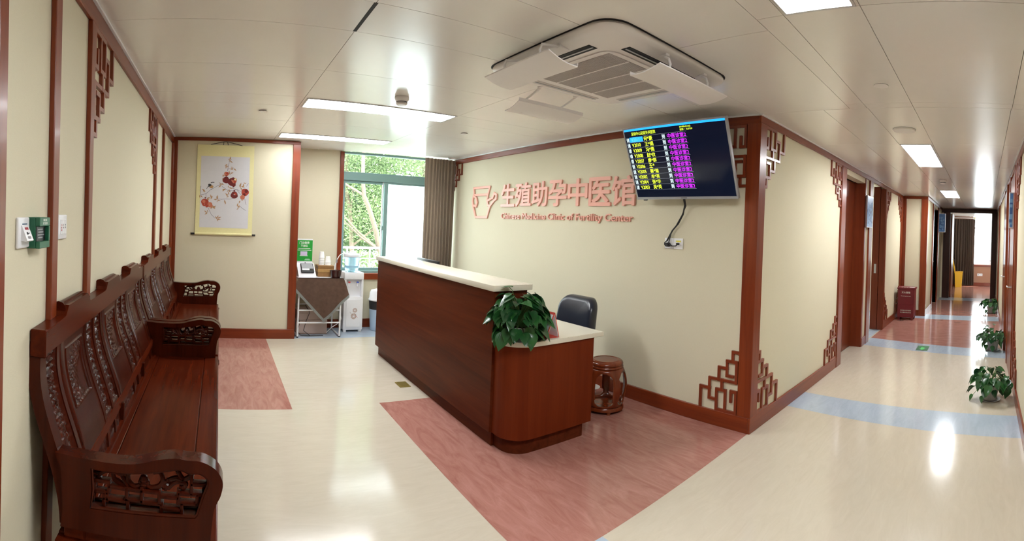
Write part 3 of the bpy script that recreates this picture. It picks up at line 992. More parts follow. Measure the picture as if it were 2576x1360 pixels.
def arm(y0, y1):
    am = MB()
    am.prism(ARMp, 'y', y0, y1, 'rosez', [HOLp])
    bmesh.ops.bevel(am.bm, geom=[e for e in am.bm.edges if len(e.link_faces) == 2 and e.calc_face_angle(0) > 1.2], offset=.005, segments=2, affect='EDGES', clamp_overlap=True)
    # rear upright panel line and bead round the opening
    ym = (y0 + y1) / 2
    o = am.build('arm', bench)
    bd = MB()
    for yy in (y0 + .006, y1 - .006):
        pts = [(a, yy, b) for a, b in HOLp]
        cx, cz = sum(p[0] for p in pts) / len(pts), sum(p[2] for p in pts) / len(pts)
        bd.tube([(cx + (a - cx) * .985, b, cz + (c - cz) * .975) for a, b, c in pts], .0055, 'rosez', 6, closed=True)
    bd.build('bead', o)
    fw_ = MB()
    for pl in FV:
        q = [fpx(p) for p in pl]
        for (a, b), (c, d) in zip(q, q[1:]):
            hw = .006
            if abs(a - c) > abs(b - d):
                fw_.box(min(a, c) - hw * .6, max(a, c) + hw * .6, ym - .014, ym + .014, (b + d) / 2 - hw, (b + d) / 2 + hw, 'rosec', .0025, 2)
            else:
                fw_.box((a + c) / 2 - hw, (a + c) / 2 + hw, ym - .014, ym + .014, min(b, d) - hw * .6, max(b, d) + hw * .6, 'rosec', .0025, 2)
    for pl in CV:
        q = [fpx(p) for p in pl]
        # smooth the curl
        out = []
        for i in range(len(q) - 1):
            p0, p1, p2, p3 = q[max(i - 1, 0)], q[i], q[i + 1], q[min(i + 2, len(q) - 1)]
            for s in range(4):
                t = s / 4
                out.append(tuple(.5 * (2 * p1[c] + (p2[c] - p0[c]) * t + (2 * p0[c] - 5 * p1[c] + 4 * p2[c] - p3[c]) * t * t + (3 * p1[c] - p0[c] - 3 * p2[c] + p3[c]) * t ** 3) for c in (0, 1)))
        out.append(q[-1])
        n = len(out)
        fw_.tube([(a, ym, b) for a, b in out], [.0095 - .003 * abs(2 * i / n - 1) for i in range(n)], 'rosec', 8)
    for cx, cz, r in ((1365, 800, .016), (1340, 830, .011), (1395, 828, .011), (1365, 850, .013), (1130, 770, .009), (1600, 790, .010), (1560, 850, .010), (1745, 845, .010), (930, 805, .009), (1690, 690, .009)):
        a, b = fpx((cx, cz))
        fw_.lathe([(.001, -r), (r * .7, -r * .7), (r, 0), (r * .7, r * .7), (.001, r)], 'rosec', (a, ym, b), 10)
    fw_.build('fretwork', o)
arm(BY0, BY0 + .062)
arm(BY0 + BL - .062, BY0 + BL)
bench2 = dup(bench)
bench2.location.y += BL + .024
bench2['label'] = 'dark carved rosewood bench behind the near one, towards the hanging scroll'

# ================================================================== scroll painting
sc_ = thing('hanging_scroll', (0.055, YS - .01, 1.28), 'hanging scroll painting of red pomegranates and a small bird on back wall', 'scroll painting')
yf = YS - .014
MB().prism([(-.293, 2.404), (.411, 2.404), (.412, 1.31), (-.299, 1.31)], 'y', yf, yf + .004, 'scroll').build('silk_mount', sc_)
pa = MB()
pa.box(-.246, .360, yf - .0012, yf, 1.378, 2.264, 'paper')
pa_o = pa.build('picture', sc_, smooth=False)
P0, PS = (-.246, 1.378), (.606, .886)
def pp(x, y):  # picture pixel (zoom of the photo: 183..805 by 253..1180) to wall
    return P0[0] + (x - 172) / (795 - 172) * PS[0], P0[1] + (1 - (y - 255) / (1172 - 255)) * PS[1]
art = MB()
lay_k = [0]
def disc(x, y, r, m, sq=1.0):
    a, b = pp(x, y)
    rr = r / 623 * PS[0]
    lay_k[0] += 1
    yy = yf - .0013 - .000012 * lay_k[0]
    n = 48
    rq = random.Random(int(x * 7 + y))
    p1, p2 = rq.uniform(0, 6), rq.uniform(0, 6)
    def R_(q):
        t_ = 2 * PI * q / n
        return rr * (1 + .05 * math.sin(3 * t_ + p1) + .025 * math.sin(5 * t_ + p2))
    art.geom([(min(a + R_(q) * math.cos(2 * PI * q / n), .359), yy, b + sq * R_(q) * math.sin(2 * PI * q / n)) for q in range(n)], [tuple(range(n))], m)
def stroke(pts, w, m):
    lay_k[0] += 1
    yy = yf - .0013 - .000012 * lay_k[0]
    q = [pp(*p) for p in pts]
    for (a, b), (c, d) in zip(q, q[1:]):
        L = math.hypot(c - a, d - b) or 1
        nx, nz = -(d - b) / L * w, (c - a) / L * w
        art.geom([(a - nx, yy, b - nz), (c - nx * .7, yy, d - nz * .7), (c + nx * .7, yy, d + nz * .7), (a + nx, yy, b + nz)], [(0, 1, 2, 3)], m)
def pleaf(x, y, ang, L, m='lf1'):
    lay_k[0] += 1
    yy = yf - .0013 - .000012 * lay_k[0]
    a, b = pp(x, y)
    L = L / 623 * PS[0]
    ca, sa = math.cos(ang), math.sin(ang)
    art.geom([(a + ca * u - sa * v, yy, b + sa * u + ca * v) for u, v in ((0, 0), (L * .4, L * .17), (L, 0), (L * .4, -L * .17))], [(0, 1, 2, 3)], m)
for pts in ([(512, 440), (520, 380), (535, 310), (560, 290)], [(512, 415), (560, 408), (590, 395)], [(180, 755), (245, 740), (300, 690), (380, 640), (460, 595)], [(245, 740), (250, 780)],
            [(450, 640), (520, 685), (590, 690), (640, 670), (690, 700)], [(580, 655), (640, 680), (700, 745)], [(380, 800), (440, 805), (500, 800), (560, 800), (600, 785)],
            [(280, 920), (300, 960), (320, 1000), (370, 1050)], [(745, 790), (750, 830), (765, 865)], [(690, 890), (720, 915), (765, 940)], [(785, 590), (760, 630)], [(180, 640), (172, 760)]):
    stroke(pts, .0024, 'branch')
rnd = random.Random(4)
for x, y, n in ((545, 310, 4), (500, 360, 3), (580, 400, 4), (550, 470, 6), (450, 510, 3), (440, 610, 5), (460, 690, 4), (540, 660, 4), (520, 700, 3), (680, 640, 5), (720, 590, 3), (200, 690, 5), (175, 760, 2), (270, 790, 5), (310, 800, 3), (395, 810, 5), (500, 845, 4), (530, 765, 3), (340, 905, 4), (270, 970, 3), (400, 1060, 5), (660, 900, 4), (690, 800, 4), (330, 890, 3)):
    for q in range(n):
        pleaf(x + rnd.uniform(-12, 12), y + rnd.uniform(-12, 12), rnd.uniform(0, 2 * PI), rnd.uniform(28, 55))
for x, y, r, m in ((500, 478, 30, 'pom3'), (512, 470, 16, 'pom2'), (498, 556, 42, 'pom1'), (572, 578, 52, 'pom1'), (596, 612, 26, 'pom1'), (602, 558, 34, 'pom3'), (588, 538, 20, 'pom1'), (610, 575, 18, 'pom2'), (614, 545, 13, 'scroll'),
                   (608, 745, 45, 'pom1'), (622, 730, 18, 'pom2'), (745, 705, 48, 'pom2'), (760, 690, 22, 'pom1'), (735, 735, 18, 'pom1'), (715, 770, 30, 'pom3'), (235, 850, 47, 'pom2'), (222, 838, 20, 'pom3'), (300, 880, 34, 'pom3'), (262, 895, 20, 'pom2')):
    disc(x, y, r, m)
for x, y, an in ((498, 512, 1.3), (590, 628, -1.2), (608, 700, 1.6), (240, 802, 1.5)):      # little crowns
    for q in (-.5, 0, .5):
        pleaf(x, y, an + q, 26, 'pom1')
for x, y in ((604, 738), (616, 740), (232, 872), (300, 884)):
    disc(x, y, 4, 'paper')
# the bird
disc(312, 645, 25, 'lf1', .85)
disc(318, 655, 15, 'box2', .8)
disc(290, 625, 19, 'ink', .8)
pleaf(318, 622, 3.6, 62, 'ink')
disc(326, 606, 14, 'paper')
stroke([(304, 598), (325, 590), (350, 591)], .0052, 'ink')
stroke([(276, 645), (262, 660), (252, 676)], .0032, 'ink')
stroke([(318, 672), (316, 690)], .0015, 'ink')
art.build('painting', sc_, smooth=False, recalc=False)
rd = MB()
rd.tube([(-.300, yf - .008, 1.300), (.412, yf - .008, 1.300)], .016, 'scroll', 14)
rd.build('roller', sc_)
for a, b in ((-.348, -.300), (.412, .455)):
    MB().tube([(a, yf - .008, 1.298), (b, yf - .008, 1.298)], .0125, 'black', 12).build('roller_end', sc_)
cdm = MB()
cdm.tube([(-.13, yf, 2.408), (.03, yf - .004, 2.443), (.06, yf - .004, 2.445), (.09, yf - .004, 2.443), (.26, yf, 2.404)], .004, 'black', 6)
cdm.tube([(.03, yf, 2.443), (.025, yf, 2.405)], .004, 'black', 6)
cdm.tube([(.075, yf, 2.443), (.085, yf, 2.405)], .004, 'black', 6)
cdm.build('hanging_cord', sc_)

# ================================================================== left wall devices
PL = plane((XL, 0, 0), Y1, Z1)      # x = world Y, y = world Z, out = +X
es = thing('door_exit_switch', (XL, 1.425, 1.42), 'white door exit rocker switch with a key mark, beside the green box', 'switch')
MB().box(XL, XL + .012, 1.372, 1.462, 1.422, 1.520, 'white', .005, 3).build('plate', es)
rk = MB()
rk.prism([(XL + .010, 1.495), (XL + .014, 1.495), (XL + .034, 1.447), (XL + .030, 1.444), (XL + .010, 1.447)], 'y', 1.392, 1.444, 'white')
rko = rk.build('rocker', es)
Mk = plane((XL + .0145, 1.393, 1.495), Y1, (.020, 0, -.048))
Mk = Matrix(((0, -.385, .923, XL + .0345), (1, 0, 0, 1.393), (0, .923, .385, 1.4475), (0, 0, 0, 1)))
lt = MB()
text(lt, 'DOOR', Mk, .013, .036, .025, .008, 'redbit', .01)
text(lt, 'EXIT', Mk, .014, .006, .022, .008, 'greyink', .01)
lt.tube([Mk @ Vector((.018, .024, .001)), Mk @ Vector((.036, .024, .001))], .0012, 'ink', 5)
lt.tube([Mk @ Vector((.018 + .004 * math.cos(q), .024 + .004 * math.sin(q), .001)) for q in [i * .7 for i in range(9)]], .001, 'ink', 5, True)
lt.box(XL + .0118, XL + .013, 1.40, 1.437, 1.497, 1.500, 'navy')
lt.build('lettering', rko)
gb = thing('emergency_door_release', (XL, 1.51, 1.42), 'small dark green emergency break-glass box on the left wall', 'alarm box')
g = MB()
g.box(XL, XL + .03, 1.466, 1.562, 1.418, 1.520, 'dgreen', .002, 1)
g.box(XL + .03, XL + .046, 1.466, 1.562, 1.490, 1.520, 'dgreen', .002, 1)
g.box(XL + .03, XL + .046, 1.466, 1.562, 1.418, 1.441, 'dgreen', .002, 1)
g.box(XL + .03, XL + .046, 1.550, 1.562, 1.441, 1.490, 'dgreen', .001, 1)
g.build('housing', gb)
gw = MB()
gw.box(XL + .030, XL + .033, 1.470, 1.550, 1.442, 1.489, 'black')
for i in range(4):
    gw.box(XL + .033, XL + .0336, 1.480 + .004 * (i % 2), 1.525 + .006 * (i % 3), 1.478 - i * .009, 1.482 - i * .009, 'greyink')
gw.build('glass_window', gb, smooth=False)
t = MB()
PG = plane((XL + .046, 0, 0), Y1, Z1)
text(t, '紧急', PG, 1.495, 1.507, .034, .008, 'pale', .01)
text(t, '开门按钮', PG, 1.492, 1.496, .042, .008, 'pale', .01)
t.build('lettering', gb)
ls = thing('light_switch', (XL, 1.81, 1.43), 'white three-gang light switch between two wooden posts on left wall', 'switch')
MB().box(XL, XL + .011, 1.757, 1.857, 1.432, 1.527, 'white', .004, 3).build('plate', ls)
for i in range(3):
    MB().box(XL + .010, XL + .0135, 1.775 + i * .022, 1.796 + i * .022, 1.452, 1.508, 'white', .001, 1).build('rocker', ls)
t = MB()
PG = plane((XL + .0136, 0, 0), Y1, Z1)
for i, s_ in enumerate(('大厅灯', '走廊', '灯带')):
    for j, ch in enumerate(s_):
        text(t, ch, PG, 1.781 + i * .022, 1.484 - j * .010, .008, .007, 'redbit' if i == 0 else 'greyink')
t.build('lettering', ls)

# ================================================================== alcove
# curtain
def curtain(name, x0, x1, y, z0, z1, folds, amp, m, label, axis='x', seed=1):
    rn = random.Random(seed)
    ph = [rn.uniform(0, 6) for _ in range(4)]
    def fn_(u, v):
        uu = u + .02 * math.sin(u * 9 + ph[0])
        d = amp * (math.sin(uu * folds * 2 * PI + ph[1]) + .35 * math.sin(uu * folds * 4.1 * PI + ph[2])) * (.75 + .25 * v) 
        s = x0 + (x1 - x0) * u + .01 * math.sin(v * 3 + u * 8)
        z = z1 - (z1 - z0) * v
        return (s, y + d, z) if axis == 'x' else (y + d, s, z)
    mb = MB()
    mb.grid(fn_, int(folds * 16), 14, m)
    bmesh.ops.solidify(mb.bm, geom=mb.bm.faces[:], thickness=.003)
    o = mb.build(name, angle=80)
    return tag(o, label, 'curtain')
curtain('curtain', 2.90, 3.385, YW - .14, .04, 2.485, 9, .028, 'curtain', 'taupe pleated curtain drawn to the right side of the lobby window')

# folding table
tb = thing('folding_table', (1.32, 6.38, 0), 'small white metal framed table in the alcove beside the water dispenser', 'table')
TX0, TX1, TY0, TY1, TZ = 1.045, 1.600, 6.12, 6.60, .765
MB().box(TX0 - .01, TX1 + .01, TY0 - .005, TY1, TZ - .02, TZ - .004, 'white', .003, 1).build('tabletop', tb)
for xx in (TX0, TX1):
    for yy in (TY0 + .012, TY1 - .02):
        MB().tube([(xx, yy, TZ - .02), (xx, yy, .012)], .0115, 'white', 10).build('leg', tb)
for xx in (TX0, TX1):
    MB().tube([(xx, TY0 + .012, .014), (xx, TY1 - .02, .014)], .0115, 'white', 10).build('runner', tb)
    MB().lathe([(.014, 0), (.015, .014), (.012, .016)], 'black', (xx, TY0 + .012, 0), 10).build('rubber_foot', tb)
for zz in (.352, .190):
    MB().tube([(TX0, TY0 + .012, zz), (TX1, TY0 + .012, zz)], .009, 'white', 10).build('cross_bar', tb)
MB().tube([(TX0, TY1 - .02, .35), (TX1, TY1 - .02, .35)], .009, 'white', 10).build('cross_bar', tb)
cl = thing('tablecloth', (1.33, 6.12, .5), 'brown velvet cloth with silver trim hanging in a point off the white table', 'tablecloth')
def cz(x):
    return np.interp(x, [.975, 1.376, 1.70], [.640, .225, .548])
CXL, CXR = .975, 1.70
def ctop(u):
    return np.interp(u, [0, .09, .88, 1], [1.035, 1.045, 1.61, 1.625])
def cfn(u, v):
    xb = CXL + (CXR - CXL) * u
    xt = ctop(u)
    zt = TZ + .004
    zb = float(cz(xb))
    x = xt + (xb - xt) * v ** .8
    yy = TY0 - .012 - .016 * v * (1 + math.sin(u * 19 + 1.2)) - .004
    return (x, yy, zt + (zb - zt) * v)
mb = MB()
mb.grid(cfn, 60, 16, 'cloth')
mb.grid(lambda u, v: (float(ctop(u)), TY0 - .016 + (TY1 - TY0) * .12 * v, TZ + .004), 20, 2, 'cloth')
bmesh.ops.solidify(mb.bm, geom=mb.bm.faces[:], thickness=.003)
mb.build('drape', cl, angle=70)
mb = MB()
mb.grid(lambda u, v: tuple(Vector(cfn(u, 1.0)) + Vector((0, -.004, .045 * (.5 - v) if v < .5 else .045 * (.5 - v)))), 60, 3, 'lace')
bmesh.ops.solidify(mb.bm, geom=mb.bm.faces[:], thickness=.003)
mb.build('silver_trim', cl, angle=70)
tp = MB()
tp.box(TX0 - .008, TX1 + .025, TY0 - .015, TY1 - .01, TZ - .003, TZ + .0025, 'white', .001, 1)
tag(tp.build('table_cover'), 'thin white cover sheet lying on the small alcove table', 'table cover')
TT = TZ + .0025
# payment stand with green poster
ps = thing('payment_poster_stand', (1.17, 6.47, TT), 'green printed poster standing on the alcove table, about queue-free payment', 'poster')
Mx = plane((1.042, 6.50, .948), X1, Z1)
MB().box(1.047, 1.277, 6.50, 6.508, TT, 1.253, 'white', .002, 1).build('backing', ps)
pr_ = MB()
pr_.box(1.049, 1.275, 6.4985, 6.50, .952, 1.236, 'green')
fo = pr_.build('printed_face', ps, smooth=False)
PS_ = plane((1.049, 6.4983, .952), X1, Z1)
t = MB()
text(t, '门诊缴费', PS_, .045, .232, .135, .034, 'pale', .02)
text(t, '不排队', PS_, .062, .190, .10, .032, 'pale', .02)
t.box(1.049 + .03, 1.049 + .195, 6.4972, 6.4983, .952 + .166, .952 + .173, 'pale')
t.box(1.049 + .02, 1.049 + .21, 6.4972, 6.4983, .952 + .143, .952 + .151, 'pale')
t.box(1.049 + .06, 1.049 + .155, 6.4972, 6.4983, .952 + .077, .952 + .132, 'lilac')
t.box(1.049 + .052, 1.049 + .163, 6.4972, 6.4983, .952 + .066, .952 + .074, 'pale')
t.box(1.049 + .13, 1.049 + .19, 6.4972, 6.4983, .952 + .024, .952 + .030, 'pale')
t.box(1.049 + .12, 1.049 + .20, 6.4972, 6.4983, .952 + .012, .952 + .018, 'pale')
t.build('lettering', fo)
cr_ = thing('card_reader', (1.17, 6.33, TT), 'black card reader on a sloping white stand, in front of the green poster', 'card reader')
b = MB()
b.prism([(6.235, TT), (6.46, TT), (6.47, TT + .165), (6.452, TT + .168), (6.24, TT + .022)], 'x', 1.052, 1.285, 'white')
b.build('stand', cr_)
Mr = plane((1.052, 6.24, TT + .024), X1, (0, .212, .146))
b = MB()
b.box(.045, .215, .075, .215, .001, .022, 'black', .006, 2, mtx=Mr)
b.box(.04, .21, .035, .09, .001, .034, 'black', .006, 2, mtx=Mr)
bo = b.build('device', cr_)
MB().box(.055, .205, .105, .205, .0221, .0235, 'silver', mtx=Mr).build('screen', bo, smooth=False)
MB().box(.052, .15, .062, .090, .0345, .0365, 'white', mtx=Mr).build('slip', bo, smooth=False)
MB().tube([Mr @ Vector((.11, .215, .01)), Mr @ Vector((.115, .235, .02)), (1.17, 6.475, TT + .17)], .004, 'black', 6).build('cable', cr_)
# wooden box, cups, bowl
wb = thing('bamboo_box', (1.42, 6.33, TT), 'square brown bamboo box with a pale middle band under paper cups', 'box')
MB().box(1.315, 1.535, 6.275, 6.475, TT, .915, 'box', .004, 1).build('body', wb)
MB().box(1.312, 1.538, 6.272, 6.478, TT + .06, TT + .10, 'box2', .003, 1).build('drawer_band', wb)
bw = MB()
bw.lathe([(.05, 0), (.062, .004), (.074, .05), (.080, .098), (.076, .098), (.068, .05), (.05, .012), (.0, .01)], 'bowl', (1.535, 6.188, TT), 28, cap=False)
tag(bw.build('lacquer_bowl'), 'dark red lacquer bowl on the table edge in front of the bamboo box', 'bowl')
def cup(c, n, label, grp):
    for q in range(n):
        mb = MB()
        z = c[2] + q * .021 + (.0 if q < n - 1 else .012)
        mb.lathe([(.0385, 0), (.0395, .003), (.0375, .006), (.0275, .082), (.026, .082), (.0, .080)], 'cup', (c[0], c[1], z), 20, cap=False)
        tag(mb.build('paper_cup'), label, 'cup', grp)
cup((1.380, 6.375, .9155), 5, 'white paper cup in the taller upturned stack on the bamboo box', 'taller cup stack on the bamboo box')
cup((1.468, 6.375, .9155), 2, 'white paper cup in the shorter upturned stack on the bamboo box', 'shorter cup stack on the bamboo box')
# water dispenser
wd = thing('water_dispenser', (1.86, 6.52, 0), 'white floor-standing water dispenser under the lobby window', 'water dispenser')
DX0, DX1, DY0, DY1 = 1.71, 1.985, 6.375, 6.64
b = MB()
b.box(DX0, DX1, DY0 + .07, DY1, .03, .815, 'white', .012, 2)
b.box(DX0, DX1, DY0, DY0 + .08, .03, .47, 'white', .010, 2)
b.box(DX0, DX1, DY0, DY0 + .08, .72, .815, 'white', .010, 2)
b.box(DX0, DX0 + .03, DY0 + .01, DY0 + .08, .46, .73, 'white', .005, 1)
b.box(DX1 - .03, DX1, DY0 + .01, DY0 + .08, .46, .73, 'white', .005, 1)
b.build('body', wd)
MB().box(DX0 + .03, DX1 - .03, DY0 + .005, DY0 + .075, .465, .482, 'white', .003, 1).build('drip_tray', wd)
MB().box(DX0 + .035, DX1 - .035, DY0 - .004, DY0 + .002, .07, .45, 'white', .003, 1).build('door', wd)
for q, m in ((.075, 'redbit'), (.195, 'bluebit')):
    tp_ = MB()
    tp_.tube([(DX0 + q, DY0 + .075, .665), (DX0 + q, DY0 + .03, .665), (DX0 + q, DY0 + .028, .625)], .010, 'white', 10)
    to = tp_.build('tap', wd)
    lv_ = MB().box(DX0 + q - .014, DX0 + q + .014, DY0 + .012, DY0 + .05, .672, .690, m, .005, 2).build('lever', to)
    lv_['label'] = 'red hot water lever' if m == 'redbit' else 'blue cold water lever'
dec = MB()
def flower(cx, cz_, r, n):
    for q in range(n):
        a = 2 * PI * q / n
        dec.geom([(cx + math.cos(a) * r * .2, DY0 - .0048, cz_ + math.sin(a) * r * .2), (cx + math.cos(a - .35) * r * .8, DY0 - .0048, cz_ + math.sin(a - .35) * r * .8),
                  (cx + math.cos(a) * r, DY0 - .0048, cz_ + math.sin(a) * r), (cx + math.cos(a + .35) * r * .8, DY0 - .0048, cz_ + math.sin(a + .35) * r * .8)], [(0, 1, 2, 3)], 'carton')
flower(1.87, .30, .035, 9)
flower(1.855, .22, .045, 9)
dec.tube([(1.80, DY0 - .005, .28), (1.82, DY0 - .005, .25), (1.86, DY0 - .005, .22)], .0015, 'box', 5)
dec.tube([(1.915, DY0 - .005, .20), (1.87, DY0 - .005, .23)], .0015, 'redbit', 5)
dec.build('flower_decal', wd, smooth=False)
for xx in (DX0 + .03, DX1 - .03):
    MB().box(xx - .02, xx + .02, DY0 + .01, DY0 + .05, 0, .032, 'white', .004, 1).build('foot', wd)
    MB().box(xx - .02, xx + .02, DY1 - .06, DY1 - .02, 0, .032, 'white', .004, 1).build('foot', wd)
wbt = thing('water_bottle', (1.835, 6.49, .815), 'pale blue water bottle with grey lid on top of the dispenser', 'water bottle')
MB().lathe([(.07, 0), (.075, .01), (.098, .025), (.102, .05), (.102, .085), (.099, .09), (.102, .096), (.105, .16), (.108, .205)], 'bottle', (1.835, 6.49, .8155), 32).build('tank', wbt)
MB().lathe([(.108, .206), (.118, .210), (.120, .235), (.112, .250), (.06, .258)], 'lid', (1.835, 6.49, .8155), 32).build('lid', wbt)
hs = MB()
hs.tube([(1.585, 6.50, .768), (1.60, 6.5, .90), (1.625, 6.5, .98), (1.66, 6.5, 1.04), (1.715, 6.5, 1.075)], [.008, .008, .007, .006, .005], 'white', 8)
hs.lathe([(.013, 0), (.013, .05)], 'alu', (1.618, 6.5, .935), 10)
tag(hs.build('filling_tube'), 'white pump tube leaning up beside the water bottle', 'tube')
# bin behind the counter
bn = thing('swing_bin', (2.235, 6.47, 0), 'pale blue swing-top rubbish bin half hidden behind the reception counter', 'rubbish bin')
MB().lathe([(.095, 0), (.105, .01), (.122, .30)], 'binblue', (2.235, 6.47, 0), 28).build('body', bn)
MB().lathe([(.123, .30), (.132, .42)], 'black', (2.235, 6.47, 0), 28).build('band', bn)
MB().lathe([(.138, .42), (.140, .435), (.130, .45), (.124, .52), (.105, .56), (.05, .575)], 'white', (2.235, 6.47, 0), 28).build('lid', bn)
# cartons and cables under the table
for (x0, x1, y0, y1, z0, z1, lb) in ((1.05, 1.47, 6.30, 6.56, .003, .185, 'pinkish cardboard carton on the floor under the white table, lower one'), (1.06, 1.42, 6.32, 6.56, .186, .318, 'pinkish cardboard carton stacked on another one under the white table')):
    c = MB()
    c.box(x0, x1, y0, y1, z0, z1, 'carton', .003, 1)
    c.box(x0 - .002, x1 + .002, y0 - .003, y1 + .002, z1 - .045, z1 - .001, 'carton', .002, 1)
    tag(c.build('carton'), lb, 'carton', 'cartons under the alcove table')
cb = MB()
cb.tube([(1.06, 6.24, .42), (1.055, 6.22, .30), (1.085, 6.23, .16), (1.06, 6.22, .06), (1.10, 6.22, .008), (1.22, 6.2, .006)], .004, 'black', 6)
cb.tube([(1.16, 6.27, .40), (1.22, 6.25, .30), (1.17, 6.24, .18), (1.14, 6.22, .07), (1.22, 6.2, .007), (1.40, 6.21, .006)], .004, 'black', 6)
tag(cb.build('power_cables'), 'thin black cables dangling in front of the cartons under the table', 'cable')
cb = MB()
cb.tube([(1.45, 6.25, .03), (1.52, 6.25, .10), (1.60, 6.27, .14), (1.66, 6.3, .20), (1.68, 6.45, .30)], .004, 'white', 6)
tag(cb.build('power_cable'), 'thin white cable looping between the table and the water dispenser', 'cable')

# ================================================================== reception counter
rc = thing('reception_counter', (2.2, 3.95, 0), 'long dark wood reception counter with cream tops in the middle of the lobby', 'reception counter')
b = MB()
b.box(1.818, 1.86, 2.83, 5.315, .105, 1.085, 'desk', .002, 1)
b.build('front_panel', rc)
b = MB()
b.box(1.86, 2.11, 2.845, 2.885, .768, 1.085, 'desk', .002, 1)
b.build('side_panel', rc)
b = MB()
b.box(1.86, 2.11, 5.27, 5.31, .10, 1.085, 'desk', .002, 1)
b.build('side_panel', rc)
b = MB()
b.box(1.845, 1.865, 2.775, 2.83, .105, .735, 'desk', .001, 1)
b.build('corner_strip', rc)
def rounded(x0, x1, y0, y1, r, n=10):
    """rectangle whose x0,y0 corner is rounded"""
    pts = [(x1, y0), (x1, y1), (x0, y1)]
    pts += [(x0 + r - r * math.cos(PI / 2 * k / n), y0 + r - r * math.sin(PI / 2 * k / n)) for k in range(n + 1)]
    return pts
b = MB()
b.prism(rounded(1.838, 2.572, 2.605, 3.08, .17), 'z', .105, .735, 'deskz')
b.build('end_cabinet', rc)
b = MB()
b.prism(rounded(1.872, 2.515, 2.635, 3.05, .15), 'z', 0, .105, 'desk')
b.box(1.850, 1.90, 2.85, 5.285, 0, .105, 'desk', .001, 1)
b.build('plinth', rc)
b = MB()
b.box(1.793, 2.128, 2.805, 5.325, 1.086, 1.128, 'slab', .004, 2)
b.build('high_top', rc)
b = MB()
b.prism([(2.655, 2.585), (2.655, 5.27), (1.865, 5.27), (1.865, 2.826)] + rounded(1.808, 2.655, 2.585, 2.826, .20, 12)[2:], 'z', .7355, .768, 'slab')
bmesh.ops.bevel(b.bm, geom=[e for e in b.bm.edges if len(e.link_faces) == 2 and e.calc_face_angle(0) > 1.2], offset=.003, segments=2, affect='EDGES')
b.build('desk_top', rc)
b = MB()
b.box(1.90, 2.5, 5.2, 5.26, 0, .735, 'desk', .002, 1)
b.build('far_end_panel', rc)
DT = .768
# monitor
mo = thing('computer_monitor', (2.27, 4.89, DT), 'black monitor whose top edge shows above the far end of the counter', 'monitor')
b = MB()
b.box(2.235, 2.262, 4.61, 5.16, .845, 1.135, 'black', .006, 2)
b.build('casing', mo)
MB().box(2.262, 2.264, 4.625, 5.145, .862, 1.120, 'screen').build('screen', mo, smooth=False)
b = MB()
b.box(2.215, 2.237, 4.86, 4.92, .80, 1.0, 'black', .004, 1)
b.box(2.14, 2.33, 4.78, 5.0, DT, DT + .012, 'black', .004, 1)
b.box(2.2, 2.24, 4.86, 4.92, DT + .01, .82, 'black', .003, 1)
b.build('stand', mo)
# calendar
ca = thing('desk_calendar', (2.2, 2.70, DT), 'red edged tent calendar standing on the desk beside the pothos', 'calendar')
MB_ = MB()
# two boards leaning together; ridge runs along Y
cx0, cx1, cxr, cya, cyb, czt = 2.125, 2.245, 2.195, 2.625, 2.80, .945
MB_.prism([(cx0, DT), (cx0 + .005, DT), (cxr + .003, czt), (cxr - .002, czt)], 'y', cya, cyb, 'calred')
MB_.prism([(cx1 - .005, DT), (cx1, DT), (cxr + .004, czt), (cxr - .001, czt)], 'y', cya, cyb, 'calred')
MB_.box(cx0, cx1, cya, cyb, DT, DT + .003, 'calred')
MB_.build('boards', ca)
b = MB()
b.prism([(cx0 + .007, DT + .004), (cx0 + .010, DT + .004), (cxr + .001, czt - .012), (cxr - .001, czt - .012)], 'y', cya + .002, cyb - .004, 'white')
b.prism([(cx1 - .010, DT + .004), (cx1 - .007, DT + .004), (cxr + .003, czt - .012), (cxr + .001, czt - .012)], 'y', cya + .002, cyb - .004, 'white')
b.build('liner', ca)
b = MB()
Mc = plane((cx0 - .0015, cyb, DT + .002), YN, (cxr - cx0, 0, czt - DT))
b.box(.006, .169, .03, .172, .0, .0012, 'white', mtx=Mc)
rn = random.Random(8)
for q in range(26):
    u, v = rn.uniform(.01, .15), rn.uniform(.035, .155)
    b.box(u, u + rn.uniform(.006, .02), v, v + rn.uniform(.004, .012), .0012, .0016, rn.choice(['navy', 'redbit', 'bluebit', 'greyink']), mtx=Mc)
b.build('page', ca, smooth=False)
sm = MB()
sm.lathe([(.014, 0), (.015, .004), (.015, .03), (.010, .035)], 'white', (2.33, 2.83, DT), 14)
sm.lathe([(.0154, .012), (.0154, .024)], 'bluebit', (2.33, 2.83, DT), 14)
tag(sm.build('small_bottle'), 'tiny white and blue bottle on the desk behind the calendar', 'bottle')
# brass floor box
fb = thing('floor_socket', (1.74, 4.24, 0), 'square brass socket cover set in the floor beside the counter', 'floor socket')
MB().box(1.688, 1.796, 4.165, 4.312, 0.0007, .006, 'brass', .002, 1).build('cover', fb)
MB().box(1.705, 1.779, 4.182, 4.296, .006, .0075, 'brass', .001, 1).build('lid', fb)

